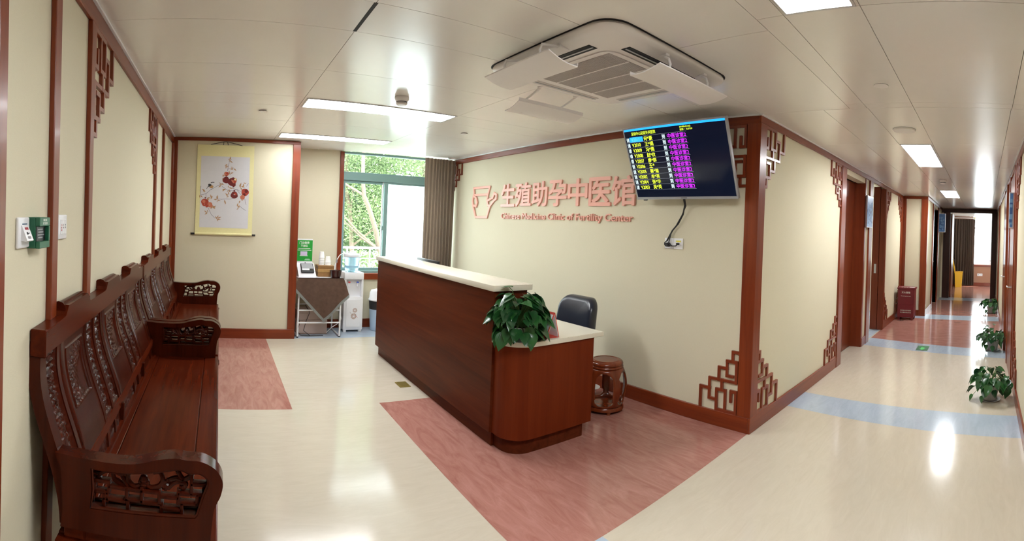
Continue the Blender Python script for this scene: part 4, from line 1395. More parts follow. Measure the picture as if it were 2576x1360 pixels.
# ================================================================== plants
def leaf_geo(mb, base, d, upv, L, W, m, droop=.25, fold=.18):
    d = d.normalized()
    s = d.cross(upv)
    if s.length < .01:
        s = d.orthogonal()
    s.normalize()
    n = s.cross(d).normalized()
    prof = [(0, 0), (.02, .30), (.10, .46), (.25, .50), (.45, .44), (.65, .30), (.85, .12), (1.0, 0)]
    mid, lf, rg = [], [], []
    for t, wv in prof:
        c = base + d * (L * t) - n * (L * droop * t * t)
        mid.append(c)
        off = s * (W * wv)
        lift = n * (W * wv * fold * 2)
        back = d * (-L * .10 if t < .05 else 0)
        lf.append(c + off + lift + back)
        rg.append(c - off + lift + back)
    vs = mid + lf + rg
    k = len(prof)
    fs = []
    for i in range(k - 1):
        fs.append((i, i + 1, k + i + 1, k + i))
        fs.append((i + 1, i, 2 * k + i, 2 * k + i + 1))
    fs = [tuple(dict.fromkeys(f)) for f in fs]
    mb.geom([tuple(v) for v in vs], fs, m)
def pothos(name, c, z0, zp, R, Ht, n, label, seed, lsz, pot, trail=0.15, lean=(0, 0)):
    rn = random.Random(seed)
    root = thing(name, (c[0], c[1], z0), label, 'potted plant', 'potted pothos plants')
    b = MB()
    pot(b, c, z0)
    b.build('pot', root)
    fo, stm = MB(), MB()
    o = Vector((c[0], c[1], z0 + zp))
    for i in range(n):
        a = rn.uniform(0, 2 * PI)
        el = rn.random()
        rr = R * (.25 + .75 * math.sqrt(rn.random()))
        hh = Ht * (.95 - .75 * (rr / R) ** 1.4) * rn.uniform(.55, 1.05)
        if rn.random() < trail:
            hh = -zp * rn.uniform(-.1, .75)
            rr = R * rn.uniform(.6, .95)
        tip = o + Vector((math.cos(a) * rr + lean[0] * hh, math.sin(a) * rr + lean[1] * hh, hh))
        midp = o + Vector((math.cos(a) * rr * .45, math.sin(a) * rr * .45, max(hh, 0) * .75 + .04 + .03 * rn.random()))
        q = [o.lerp(midp, t).lerp(midp.lerp(tip, t), t) for t in (0, .25, .5, .75, 1)]
        stm.tube([tuple(p) for p in q], .0022, 'stem', 5)
        if tip.y < YR + .05 and c[1] < 0.5:
            tip.y = YR + .05 + .04 * rn.random()
        d = (tip - midp).normalized() + Vector((rn.uniform(-.5, .5), rn.uniform(-.5, .5), rn.uniform(-.7, .15)))
        L = lsz * rn.uniform(.7, 1.2)
        if c[1] < .5 and tip.y < YR + .14:
            d.y = abs(d.y) * .5
        leaf_geo(fo, tip - d.normalized() * L * .25, d, Vector((rn.uniform(-.4, .4), rn.uniform(-.4, .4), 1)), L, L * .85, 'pothos', rn.uniform(.1, .4), rn.uniform(.05, .25))
    stm.build('stems', root)
    fo.build('foliage', root, angle=70, recalc=False)
    return root
def pot_bowl(b, c, z):
    b.lathe([(.055, 0), (.06, .004), (.075, .05), (.082, .085), (.076, .085), (.07, .07), (.0, .068)], 'potw', (c[0], c[1], z), 26, cap=False)
    b.lathe([(.0, .0645), (.071, .0645)], 'soil', (c[0], c[1], z + .006), 20, cap=False)
def pot_floor(b, c, z):
    b.lathe([(.0, .001), (.085, .001), (.105, .012), (.105, .015), (.08, .008)], 'pot', (c[0], c[1], z), 26, cap=False)
    b.lathe([(.06, .008), (.066, .012), (.085, .125), (.09, .13), (.09, .145), (.083, .145), (.08, .125), (.0, .12)], 'pot', (c[0], c[1], z), 26, cap=False)
    b.lathe([(.0, .122), (.08, .122)], 'soil', (c[0], c[1], z + .002), 20, cap=False)
pothos('potted_pothos', (1.955, 2.715), DT + .0045, .075, .20, .36, 190, 'bushy green pothos in a small bowl on the end of the reception desk', 11, .094, pot_bowl, .2)
sa = MB()
sa.lathe([(.0, 0), (.10, 0), (.125, .0035), (.125, .0045), (.10, .0042), (.0, .004)], 'potw', (1.955, 2.715, DT), 30, cap=False)
tag(sa.build('pot_saucer'), 'flat pale saucer beneath the pothos on the reception desk', 'saucer')
pothos('potted_pothos', (4.87, -.10), 0, .13, .21, .25, 75, 'potted pothos on the corridor floor, nearest of the three along the right wall', 21, .085, pot_floor, .12)
pothos('potted_pothos', (7.12, -.165), 0, .14, .22, .27, 70, 'potted pothos on the corridor floor, middle one of three along the right wall', 22, .09, pot_floor, .12)
pothos('potted_pothos', (10.9, -.19), 0, .14, .24, .28, 60, 'small looking pothos at far end of the corridor, farthest of the three', 23, .10, pot_floor, .1)

# ================================================================== chair and stool behind the desk
ch = thing('office_chair', (2.93, 3.22, 0), 'black leather office chair tucked behind the reception desk', 'chair')
b = MB()
def shell(u, v):
    # rounded rectangular cushion, normal roughly -X
    return None
CY0, CY1, CZ0, CZ1 = 2.985, 3.475, .52, .935
def chair_back():
    mb = MB()
    def rr(w_, h_, r, n=6):
        pts = []
        for cx, cy, a0 in ((w_ - r, h_ - r, 0), (-w_ + r, h_ - r, PI / 2), (-w_ + r, -h_ + r, PI), (w_ - r, -h_ + r, 1.5 * PI)):
            for k in range(n + 1):
                a = a0 + PI / 2 * k / n
                pts.append((cx + r * math.cos(a), cy + r * math.sin(a)))
        return pts
    cy, czz = (CY0 + CY1) / 2, (CZ0 + CZ1) / 2
    lv = [(-.040, .80), (-.036, .88), (-.025, .95), (-.005, .99), (.02, 1.0), (.045, .985), (.06, .93), (.062, .8)]
    rings = []
    for dx, s in lv:
        ring = []
        for a, z in rr((CY1 - CY0) / 2 * s, (CZ1 - CZ0) / 2 * s, .11 * s):
            bow = -.035 * (a / .245) ** 2 + .10 * ((z + .2) / .4) ** 2 * .6
            taper = 1 - .10 * (z + .2) / .4
            ring.append(mb.bm.verts.new((2.945 + dx + bow, cy + a * taper, czz + z)))
        rings.append(ring)
    i = mb.mi('leather')
    n = len(rings[0])
    for A, B in zip(rings, rings[1:]):
        for k in range(n):
            mb.bm.faces.new((A[k], A[(k + 1) % n], B[(k + 1) % n], B[k])).material_index = i
    for R_ in (rings[0][::-1], rings[-1]):
        c = mb.bm.verts.new(sum((v.co for v in R_), Vector()) / n + Vector((-.012 if R_[0] is rings[0][-1] else .0, 0, 0)))
        for k in range(n):
            mb.bm.faces.new((R_[k], R_[(k + 1) % n], c)).material_index = i
    return mb
chair_back().build('backrest', ch, angle=60)
MB().box(2.62, 2.96, 3.09, 3.46, .43, .51, 'leather', .035, 4).build('seat', ch)
b = MB()
b.box(3.0, 3.03, 3.19, 3.27, .40, .60, 'black', .004, 1)
b.box(2.69, 3.03, 3.19, 3.31, .395, .425, 'black', .004, 1)
b.tube([(2.74, 3.29, .40), (2.74, 3.29, .09)], .025, 'chrome', 14)
b.build('post', ch)
for q in range(5):
    a = 2 * PI * q / 5 + .3
    b = MB()
    e = (2.74 + .24 * math.cos(a), 3.29 + .24 * math.sin(a))
    b.tube([(2.74, 3.29, .10), (e[0], e[1], .07)], [.022, .014], 'black', 8)
    lo_ = b.build('base_leg', ch)
    b = MB()
    b.tube([(e[0] - .012 * math.sin(a), e[1] + .012 * math.cos(a), .026), (e[0] + .012 * math.sin(a), e[1] - .012 * math.cos(a), .026)], .026, 'black', 14)
    b.build('caster', lo_)

stl = thing('drum_stool', (3.035, 2.915, 0), 'red wooden drum stool with open sides between the desk and sign wall', 'stool')
sc0 = (3.035, 2.915, 0)
MB().lathe([(.0, .428), (.105, .428), (.108, .431), (.112, .428), (.135, .425), (.147, .415), (.150, .405), (.150, .398), (.143, .394), (.150, .388), (.153, .378), (.148, .372), (.10, .37), (.0, .37)], 'stool', sc0, 40, cap=False).build('seat', stl)
# barrel side with five arched openings
def stool_side():
    mb = MB()
    i = mb.mi('stool')
    NS, NZ = 100, 34
    def R(z):
        t = (z - .045) / .33
        return .150 + .042 * math.sin(PI * min(1, max(0, t))) ** .9 + .004 * (1 - t)
    def solid(a, z):
        u = ((a / (2 * PI) * 5 + .43) % 1) - .5
        t = (z - .045) / .33
        hw = .345
        if t < .07 or t > .93:
            return True
        # arched top
        lim = .89 - .12 * (abs(u) / hw) ** 2
        low = .09 + .05 * (abs(u) / hw) ** 4
        return not (abs(u) < hw * (1 - .06 * math.cos(PI * (t - .5) * 2)) and low < t < lim)
    V = {}
    def vert(k, j, inn):
        key = (k % NS, j, inn)
        if key not in V:
            a = 2 * PI * k / NS
            z = .045 + .33 * j / NZ
            r = R(z) - (.022 if inn else 0)
            V[key] = mb.bm.verts.new((sc0[0] + r * math.cos(a), sc0[1] + r * math.sin(a), z))
        return V[key]
    S = {(k, j): solid(2 * PI * (k + .5) / NS, .045 + .33 * (j + .5) / NZ) for k in range(NS) for j in range(NZ)}
    for (k, j), on in S.items():
        if not on:
            continue
        mb.bm.faces.new((vert(k, j, 0), vert(k + 1, j, 0), vert(k + 1, j + 1, 0), vert(k, j + 1, 0))).material_index = i
        mb.bm.faces.new((vert(k, j, 1), vert(k, j + 1, 1), vert(k + 1, j + 1, 1), vert(k + 1, j, 1))).material_index = i
        for dk, dj, a, b_ in ((-1, 0, (0, 0), (0, 1)), (1, 0, (1, 1), (1, 0)), (0, -1, (1, 0), (0, 0)), (0, 1, (0, 1), (1, 1))):
            nk, nj = (k + dk) % NS, j + dj
            if nj < 0 or nj >= NZ or not S[(nk, nj)]:
                p, q = (k + a[0], j + a[1]), (k + b_[0], j + b_[1])
                mb.bm.faces.new((vert(*p, 0), vert(*p, 1), vert(*q, 1), vert(*q, 0))).material_index = i
    return mb
so_ = stool_side()
for _ in range(4):
    bmesh.ops.smooth_vert(so_.bm, verts=so_.bm.verts, factor=.5, use_axis_x=True, use_axis_y=True, use_axis_z=True)
so_.build('pierced_side', stl, angle=50)
MB().lathe([(.10, .02), (.158, .02), (.168, .026), (.166, .04), (.158, .052), (.10, .052)], 'stool', sc0, 40).build('base_ring', stl)
for q in range(5):
    a = 2 * PI * q / 5 + .4
    MB().lathe([(.018, 0), (.02, .01), (.016, .022)], 'stool', (sc0[0] + .14 * math.cos(a), sc0[1] + .14 * math.sin(a), 0), 10).build('foot', stl)
tr_ = MB()
tr_.lathe([(.045, 0), (.05, .06), (.047, .065)], 'white', (3.20, 3.26, 0), 18)
tr_.lathe([(.085, .066), (.09, .07), (.0, .085)], 'white', (3.20, 3.26, 0), 18, cap=False)
tag(tr_.build('white_canister'), 'small white lidded canister on the floor seen through the drum stool', 'canister')

# ================================================================== sign wall
PT = plane((XT, 0, 0), YN, Z1)      # x = -Y
sg = thing('clinic_sign', (XT, 4.3, 1.62), 'raised pink lettering and teapot-like jar emblem of the clinic on beige wall', 'wall sign')
zt = 1.782
for chx, a, b_ in (('生', 5.223, 4.926), ('殖', 4.904, 4.591), ('助', 4.563, 4.285), ('孕', 4.253, 3.950), ('中', 3.922, 3.628), ('医', 3.597, 3.300), ('馆', 3.278, 2.977)):
    mb = MB()
    text(mb, chx, PT, -a, zt, a - b_, .275, 'pink', .022, .018)
    mb.build('character', sg, angle=30)
mb = MB()
text(mb, 'Chinese Medicine Clinic of Fertility Center', PT, -5.21, 1.604, 2.21, .093, 'pink', .008, .016)
mb.build('lettering', sg, angle=30)
mb = MB()
nb = [0]
def bar(pts, w_=.016):
    for (a, b_), (c, d) in zip(pts, pts[1:]):
        nb[0] += 1
        L = math.hypot(c - a, d - b_)
        an = math.atan2(d - b_, -(c - a))
        mtx = PT @ Matrix.Translation((-a, b_, 0)) @ Matrix.Rotation(an, 4, 'Z')
        mb.box(-w_ * .8, L + w_ * .8, -w_, w_, 0, .016 + .00025 * nb[0], 'pink', .002, 1, mtx=mtx)
bar([(5.945, 2.045), (5.52, 2.045), (5.56, 1.945), (5.925, 1.945), (5.945, 2.045)])
bar([(5.945, 1.945), (5.965, 1.87), (5.95, 1.80), (5.865, 1.64), (5.57, 1.64), (5.50, 1.79)])
bar([(5.56, 1.945), (5.575, 1.87), (5.545, 1.80), (5.50, 1.79), (5.40, 1.86), (5.345, 1.885), (5.345, 1.935), (5.40, 1.955), (5.43, 1.90), (5.56, 1.86)])
bar([(5.92, 1.93), (5.86, 1.90), (5.835, 1.84), (5.86, 1.79), (5.92, 1.80)])
mb.build('emblem', sg)

# television
tv = thing('wall_television', (3.2, 2.35, 1.8), 'large silver-edged television showing the waiting list, tilted from the sign wall', 'television')
yL, yR = 2.845, 1.825
xb, zb = 3.285, 1.823
xt_, zt_ = 3.045, 2.408
upv = Vector((xt_ - xb, 0, zt_ - zb))
TVH = upv.length
TVW = yL - yR
PV = plane((xb, yL, zb), YN, upv)   # origin at the lower left front corner
b = MB()
b.box(0, TVW, 0, TVH, -.03, 0, 'silver', .004, 2, mtx=PV)
b.box(.12, TVW - .12, .08, TVH - .12, -.055, -.03, 'black', .006, 2, mtx=PV)
b.build('casing', tv)
bz = MB()
bz.box(0, TVW, TVH - .012, TVH, 0, .004, 'silver', .001, 1, mtx=PV)
bz.box(0, TVW, 0, .022, 0, .006, 'silver', .001, 1, mtx=PV)
bz.box(0, .012, 0, TVH, 0, .004, 'silver', .001, 1, mtx=PV)
bz.box(TVW - .012, TVW, 0, TVH, 0, .004, 'silver', .001, 1, mtx=PV)
bz.box(TVW * .47, TVW * .53, .009, .013, .006, .0064, 'black', mtx=PV)
bz.box(.06, .10, -.012, .002, -.02, -.005, 'black', .002, 1, mtx=PV)
bz.build('bezel', tv)
scn = MB()
scn.box(.012, TVW - .012, .022, TVH - .012, -.001, .0015, 'screen', mtx=PV)
scn_o = scn.build('screen', tv, smooth=False)
PX = PV @ Matrix.Translation((0, 0, .0017))
SW, SH = TVW - .024, TVH - .034
def su(x): return .012 + x * SW
def sv(y_): return .022 + (1 - y_) * SH
g = MB()
def srect(x0, y0, x1, y1, m, e=0):
    g.box(su(x0), su(x1), sv(y1), sv(y0), e, e + .0004, m, mtx=PX)
def stext(s_, x0, y0, x1, y1, m, bold=.0, e=.0005):
    text(g, s_, PX @ Matrix.Translation((0, 0, e)), su(x0), sv(y1), (x1 - x0) * SW, (y1 - y0) * SH, m, bold, .0004)
srect(0, 0, 1, .028, 'e_blu')
stext('深圳中山泌尿外科医院', .075, .045, .335, .095, 'e_yel')
stext('2018年6月18日', .580, .036, .685, .062, 'e_yel')
stext('星期一 15:07:09', .580, .070, .70, .098, 'e_yel')
rows = [('V2011', '何*豪'), ('V2010', '王*娟'), ('V2009', '冯*燕'), ('V2008', '赵*纹'), ('V2007', '廖*群'), ('V2006', '王*'), ('V2005', '蔡*瑜'), ('V2002', '牟*英'), ('V2004', '张*华'), ('V2003', '吴*英')]
for i, (a, b_) in enumerate(rows):
    y0 = .120 + i * .0775
    y1 = y0 + .060
    stext('请', .008, y0 + .002, .040, y1, 'e_wht', .004)
    if i == 0:
        srect(.045, y0 - .004, .190, y1 + .006, 'e_blu')
        stext(a, .060, y0 + .010, .150, y1 - .004, 'e_dim')
    else:
        stext(a, .060, y0 + .008, .155, y1 - .004, 'e_yel', .01)
    stext(b_, .200, y0, .290 if len(b_) > 2 else .257, y1, 'e_yel', .008)
    stext('到', .392, y0 + .002, .422, y1, 'e_wht', .008)
    stext('中医诊室2', .447, y0, .630, y1, 'e_mag', .010)
    srect(.008, y1 + .0085, .64, y1 + .0105, 'e_lin')
srect(.20, .110, .64, .112, 'e_lin')
g.build('waiting_list', scn_o, smooth=False, recalc=False)
br = MB()
br.box(XT - .02, XT, 2.18, 2.50, 1.93, 2.20, 'black', .003, 1)
br.box(3.235, XT - .01, 2.22, 2.26, 2.10, 2.13, 'black', .002, 1)
br.box(3.275, XT - .01, 2.40, 2.44, 2.0, 2.03, 'black', .002, 1)
br.build('wall_bracket', tv)
# sockets
for q, (a, lb) in enumerate(((2.567, 'white wall socket with a black plug below the television'), (2.468, 'white wall socket with a yellow label below the television'))):
    sk = thing('wall_socket', (XT, a, 1.40), lb, 'socket', 'sockets below the television')
    MB().box(XT - .010, XT, a - .048, a + .048, 1.400, 1.494, 'white', .004, 3).build('plate', sk)
    if q:
        MB().box(XT - .014, XT - .010, a - .028, a + .022, 1.462, 1.474, 'yellabel').build('label', sk, smooth=False)
cbl = thing('television_cable', (XT, 2.5, 1.43), 'black cables hanging from the television down to the wall sockets', 'cable')
b = MB()
b.tube([(3.32, 2.37, 1.83), (3.37, 2.39, 1.78), (3.39, 2.42, 1.70), (3.395, 2.47, 1.62), (3.397, 2.53, 1.56), (3.395, 2.565, 1.50), (3.38, 2.575, 1.465)], .007, 'black', 8)
b.tube([(3.32, 2.36, 1.83), (3.37, 2.38, 1.77), (3.388, 2.43, 1.69), (3.393, 2.49, 1.60), (3.392, 2.535, 1.55), (3.388, 2.55, 1.49), (3.38, 2.555, 1.45), (3.385, 2.52, 1.425), (3.385, 2.48, 1.428), (3.385, 2.46, 1.445)], .005, 'black', 8)
b.tube([(3.39, 2.58, 1.47), (3.385, 2.602, 1.45), (3.385, 2.60, 1.43)], .005, 'black', 8)
b.build('cord', cbl)
MB().tube([(3.402, 2.567, 1.435), (3.362, 2.567, 1.435)], [.020, .017], 'black', 16).build('plug', cbl)
MB().tube([(3.402, 2.462, 1.445), (3.375, 2.462, 1.445)], .010, 'black', 12).build('plug', cbl)

# ================================================================== ceiling fittings
ac = thing('ceiling_air_conditioner', (2.03, 2.02, H), 'white square cassette air conditioner with hanging deflector flaps on the ceiling', 'air conditioner')
acx, acy = 2.06, 2.06
def rsq(h, r, n=8):
    pts = []
    for cx, cy, a0 in ((h - r, h - r, 0), (-h + r, h - r, PI / 2), (-h + r, -h + r, PI), (h - r, -h + r, 1.5 * PI)):
        for k in range(n + 1):
            a = a0 + PI / 2 * k / n
            pts.append((acx + cx + r * math.cos(a), acy + cy + r * math.sin(a)))
    return pts
b = MB()
i_ = b.mi('acwhite')
levels = [(.530, .13, H - .002), (.535, .13, H - .014), (.530, .13, H - .026), (.50, .12, H - .036), (.43, .10, H - .048)]
rings = [[b.bm.verts.new((x, y_, z)) for x, y_ in rsq(h, r)] for h, r, z in levels]
for A, B in zip(rings, rings[1:]):
    for k in range(len(A)):
        b.bm.faces.new((A[k], A[(k + 1) % len(A)], B[(k + 1) % len(B)], B[k])).material_index = i_
b.bm.faces.new(rings[-1]).material_index = i_
b.build('body', ac, angle=50)
b = MB()
b.prism(rsq(.335, .08), 'z', H - .054, H - .047, 'acwhite')
b.prism(rsq(.541, .13), 'z', H - .0015, H - .0005, 'dark')
fo = b.build('grille_frame', ac)
b = MB()
gh = .30
b.box(acx - gh, acx + gh, acy - gh, acy + gh, H - .0555, H - .054, 'grille')
for k in range(56):
    t_ = acy - gh + 2 * gh * (k + .5) / 56
    b.box(acx - gh, acx + gh, t_ - .0028, t_ + .0028, H - .0575, H - .0555, 'grilleslat')
for k in (-.15, 0, .15):
    b.box(acx + k - .004, acx + k + .004, acy - gh, acy + gh, H - .0592, H - .0555, 'acwhite')
b.box(acx + gh - .02, acx + gh + .03, acy - .25, acy - .10, H - .0555, H - .054, 'grille')
b.build('intake_grille', fo, smooth=False)
# air slots on four sides
for sx_, sy_ in ((-1, 0), (0, -1), (0, 1), (1, 0)):
    b = MB()
    c0 = .402
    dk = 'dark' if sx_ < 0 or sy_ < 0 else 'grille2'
    if sx_:
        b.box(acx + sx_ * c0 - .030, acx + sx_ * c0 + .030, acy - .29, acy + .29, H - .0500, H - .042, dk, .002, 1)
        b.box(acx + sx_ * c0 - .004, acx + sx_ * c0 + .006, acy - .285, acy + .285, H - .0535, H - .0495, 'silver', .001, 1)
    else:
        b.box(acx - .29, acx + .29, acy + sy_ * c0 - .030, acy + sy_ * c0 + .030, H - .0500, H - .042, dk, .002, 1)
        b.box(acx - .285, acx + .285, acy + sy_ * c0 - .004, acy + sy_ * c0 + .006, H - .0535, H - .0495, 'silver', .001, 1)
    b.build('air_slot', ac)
def flap(side, out, inn, a0, a1, zo, zi):
    """a deflector: profile runs from the outer edge to the inner lip"""
    prof = []
    n = 8
    for k in range(n + 1):
        t_ = k / n
        prof.append((out + (inn - out) * t_, zo + (zi - zo) * t_ - .012 * math.sin(PI * t_)))
    s_ = 1 if inn > out else -1
    prof.append((inn + .004 * s_, zi + .022))
    topp = [(p, z + .006) for p, z in prof[:-1]]
    topp.append((prof[-1][0] - .006 * s_, prof[-1][1]))
    poly = prof + topp[::-1]
    mb = MB()
    mb.prism(poly, 'y' if side == 'x' else 'x', a0, a1, 'acwhite')
    o = mb.build('deflector', ac, angle=50)
    for q in (.2, .75):
        p = a0 + (a1 - a0) * q
        mb = MB()
        base = out + (inn - out) * .25
        body_edge = (acx if side == 'x' else acy) + (-.47 if s_ > 0 else .47)
        pts = [(base, zo - .0), (base - .012 * s_, zo + .04), (base + .0 * s_, zo + .07), (body_edge, H - .034)]
        mb.tube([((u, p, z) if side == 'x' else (p, u, z)) for u, z in pts], .007, 'acwhite', 8)
        u0, u1 = sorted((body_edge - .04 * s_, body_edge + .05 * s_))
        if side == 'x':
            mb.box(u0, u1, p - .016, p + .016, H - .046, H - .026, 'acwhite', .003, 1)
        else:
            mb.box(p - .016, p + .016, u0, u1, H - .046, H - .026, 'acwhite', .003, 1)
        mb.build('bracket', o)
flap('x', 1.40, 1.585, 1.80, 2.375, 2.372, 2.335)
flap('y', 1.495, 1.69, 1.85, 2.50, 2.368, 2.340)
flap('y', 2.80, 2.635, 1.82, 2.39, 2.325, 2.365)

def ceil_light(x0, x1, y0, y1, label, lamp='panel'):
    t_ = thing('ceiling_light', ((x0 + x1) / 2, (y0 + y1) / 2, H), label, 'ceiling light', 'rectangular ceiling lights')
    b = MB()
    g_ = .014
    b.box(x0, x1, y0, y0 + g_, H - .006, H, 'alu', .001, 1)
    b.box(x0, x1, y1 - g_, y1, H - .006, H, 'alu', .001, 1)
    b.box(x0, x0 + g_, y0 + g_, y1 - g_, H - .006, H, 'alu', .001, 1)
    b.box(x1 - g_, x1, y0 + g_, y1 - g_, H - .006, H, 'alu', .001, 1)
    b.build('frame', t_)
    MB().box(x0 + g_, x1 - g_, y0 + g_, y1 - g_, H - .004, H, lamp).build('diffuser', t_, smooth=False)
ceil_light(.672, 2.012, 3.865, 4.185, 'long lit ceiling panel in the lobby beside the smoke detector')
ceil_light(.672, 2.015, 5.545, 5.845, 'long lit ceiling panel nearest the lobby window', 'panel_dim')
ceil_light(.505, 1.897, .545, .862, 'lit ceiling panel cut by the top edge of the photo')
ceil_light(4.735, 6.145, .542, .862, 'large lit ceiling panel over the near part of the corridor')
ceil_light(8.96, 10.35, .538, .855, 'small looking lit ceiling panel farther down the corridor')

ceil_light(8.6, 9.9, 2.6, 2.9, 'unseen ceiling panel added to light the office behind the open doorway')  # unseen panel, added so the doorway gap reads bright

def smoke(c, label):
    t_ = thing('smoke_detector', (c[0], c[1], H), label, 'smoke detector', 'smoke detectors')
    MB().lathe([(.052, 0), (.056, -.006), (.056, -.022), (.044, -.040)], 'acwhite', (c[0], c[1], H), 26).build('base', t_)
    b = MB()
    b.lathe([(.043, -.040), (.043, -.055)], 'dark', (c[0], c[1], H), 24)
    for z in (-.046, -.053):
        b.lathe([(.040, z), (.046, z - .001), (.044, z - .004), (.038, z - .003)], 'acwhite', (c[0], c[1], H), 24)
    b.lathe([(.044, -.056), (.036, -.066), (.012, -.069)], 'acwhite', (c[0], c[1], H), 24)
    b.build('sensor_head', t_)
smoke((1.345, 3.52), 'round smoke detector on the lobby ceiling in front of a light panel')
smoke((7.42, .655), 'tiny smoke detector on the corridor ceiling between two light panels')
def disc_fit(name, c, r, label, cat, d=.008):
    b = MB()
    b.lathe([(r, 0), (r, -.003), (r * .93, -d), (r * .80, -d * .8), (.002, -d * .7)], 'acwhite', (c[0], c[1], H), 28)
    b.lathe([(r * 1.02, -.0002), (r * 1.02, -.0012)], 'dark', (c[0], c[1], H), 28)
    tag(b.build(name), label, cat)
def sprinkler(c, label):
    t_ = thing('concealed_sprinkler', (c[0], c[1], H), label, 'sprinkler', 'concealed sprinkler caps')
    MB().lathe([(.038, -.006), (.04, -.008), (.04, -.011), (.002, -.012)], 'acwhite', (c[0], c[1], H), 24).build('cover_plate', t_)
    MB().lathe([(.033, 0), (.033, -.007)], 'dark', (c[0], c[1], H), 20).build('gap', t_)
sprinkler((.365, 4.44), 'small round sprinkler cap on the ceiling near the hanging scroll')
sprinkler((2.461, 4.552), 'small round sprinkler cap on the ceiling near the sign wall')
disc_fit('ceiling_blank', (2.92, .66), .045, 'small flush round cap on the ceiling above the corridor entrance', 'ceiling cap', .004)
disc_fit('ceiling_speaker', (4.10, .71), .100, 'round ceiling speaker in front of the near corridor light panel', 'ceiling speaker', .014)

# ================================================================== corridor things
fx = thing('extinguisher_box', (9.58, 1.50, 0), 'maroon fire extinguisher box standing in the corridor corner', 'fire extinguisher box')
b = MB()
b.box(9.44, 9.74, 1.335, 1.655, .055, .60, 'fire', .004, 1)
b.build('body', fx)
MB().box(9.43, 9.75, 1.320, 1.670, .60, .635, 'fire', .006, 2).build('lid', fx)
MB().box(9.436, 9.441, 1.350, 1.640, .30, .585, 'fire', .003, 1).build('door', fx)
for yy in (1.35, 1.61):
    for xx in (9.45, 9.70):
        MB().prism([(yy, 0), (yy + .035, 0), (yy + .045, .056), (yy - .01, .056)], 'x', xx, xx + .03, 'fire').build('foot', fx)
t = MB()
PF = plane((9.4355, 0, 0), YN, Z1)
text(t, '灭火器箱', PF, -1.580, .520, .17, .038, 'pale', .01)
text(t, 'Fire extinguisher box', PF, -1.590, .460, .19, .016, 'pale', .01)
PF2 = plane((9.4395, 0, 0), YN, Z1)
text(t, '消防器材请勿挪用', PF2, -1.60, .180, .21, .022, 'pale', .0)
text(t, '非火警时禁止开启', PF2, -1.60, .140, .21, .022, 'pale', .0)
t.build('lettering', fx)
b = MB()
b.box(9.50, 9.62, 1.34, 1.44, .635, .637, 'white')
for q in range(3):
    b.box(9.50, 9.56, 1.47 + q * .05, 1.50 + q * .05, .635, .6362, 'white')
b.build('lid_sticker', fx, smooth=False)

def blue_sign(name, x0, x1, y0, y1, z0, z1, label, face):
    t_ = thing('door_sign', ((x0 + x1) / 2, (y0 + y1) / 2, z0), label, 'door sign', 'blue door signs in the corridor')
    MB().box(x0, x1, y0, y1, z0, z1, 'alu', .003, 1).build('frame', t_)
    b = MB()
    rn = random.Random(3)
    if face == '-y':
        b.box(x0 + .012, x1 - .012, y0 - .002, y0, z0 + .012, z1 - .012, 'signb')
        for q in range(46):
            u, v = rn.random(), rn.random() * .75 + .05
            a_, c_ = x0 + .02 + u * (x1 - x0 - .07), z0 + .02 + v * (z1 - z0 - .06)
            b.box(a_, a_ + .035, y0 - .003 - .00004 * q, y0 - .002, c_, c_ + .035, rn.choice(['signd', 'signl', 'signd']))
    else:
        s = -1 if face == '-x' else 1
        xf = x0 if s < 0 else x1
        b.box(min(xf, xf + s * .002), max(xf, xf + s * .002), y0 + .012, y1 - .012, z0 + .012, z1 - .012, 'signb')
        for q in range(30):
            u, v = rn.random(), rn.random() * .75 + .05
            a_, c_ = y0 + .02 + u * (y1 - y0 - .06), z0 + .02 + v * (z1 - z0 - .06)
            b.box(min(xf, xf + s * (.003 + .00004 * q)), max(xf, xf + s * .001), a_, a_ + .03, c_, c_ + .035, rn.choice(['signd', 'signl']))
    b.build('printed_face', t_, smooth=False)
blue_sign('s', 6.80, 7.17, YC - .05, YC - .022, 1.722, 2.185, 'blue patterned sign in silver frame between the two near corridor doors', '-y')
blue_sign('s', 12.45, 12.48, YC2 - .20, YC2 - .022, 1.80, 2.28, 'blue sign projecting beside the far closed door on left of the corridor', '-x')
blue_sign('s', 5.40, 5.43, YR + .036, YR + .09, 1.72, 2.12, 'dark blue sign projecting from the right corridor wall', '-x')

fs_ = thing('floor_exit_sticker', (7.06, .85, 0), 'green floor sticker with a bright arrow on the corridor stripe', 'floor sticker')
b = MB()
b.box(6.90, 7.22, .762, .932, .0007, .0016, 'dgreen')
b.build('base', fs_, smooth=False)
b = MB()
b.geom([(6.945, .848, .0018), (7.03, .795, .0018), (7.03, .822, .0018), (7.11, .822, .0018), (7.11, .874, .0018), (7.03, .874, .0018), (7.03, .901, .0018)], [(0, 1, 2, 3, 4, 5, 6)], 'arrow')
Ps = plane((7.13, .92, .0017), YN, X1)
text(b, '安全出口', Ps, .005, .012, .14, .045, 'arrow', .01, .0004)
b.build('arrow', fs_, smooth=False, recalc=False)

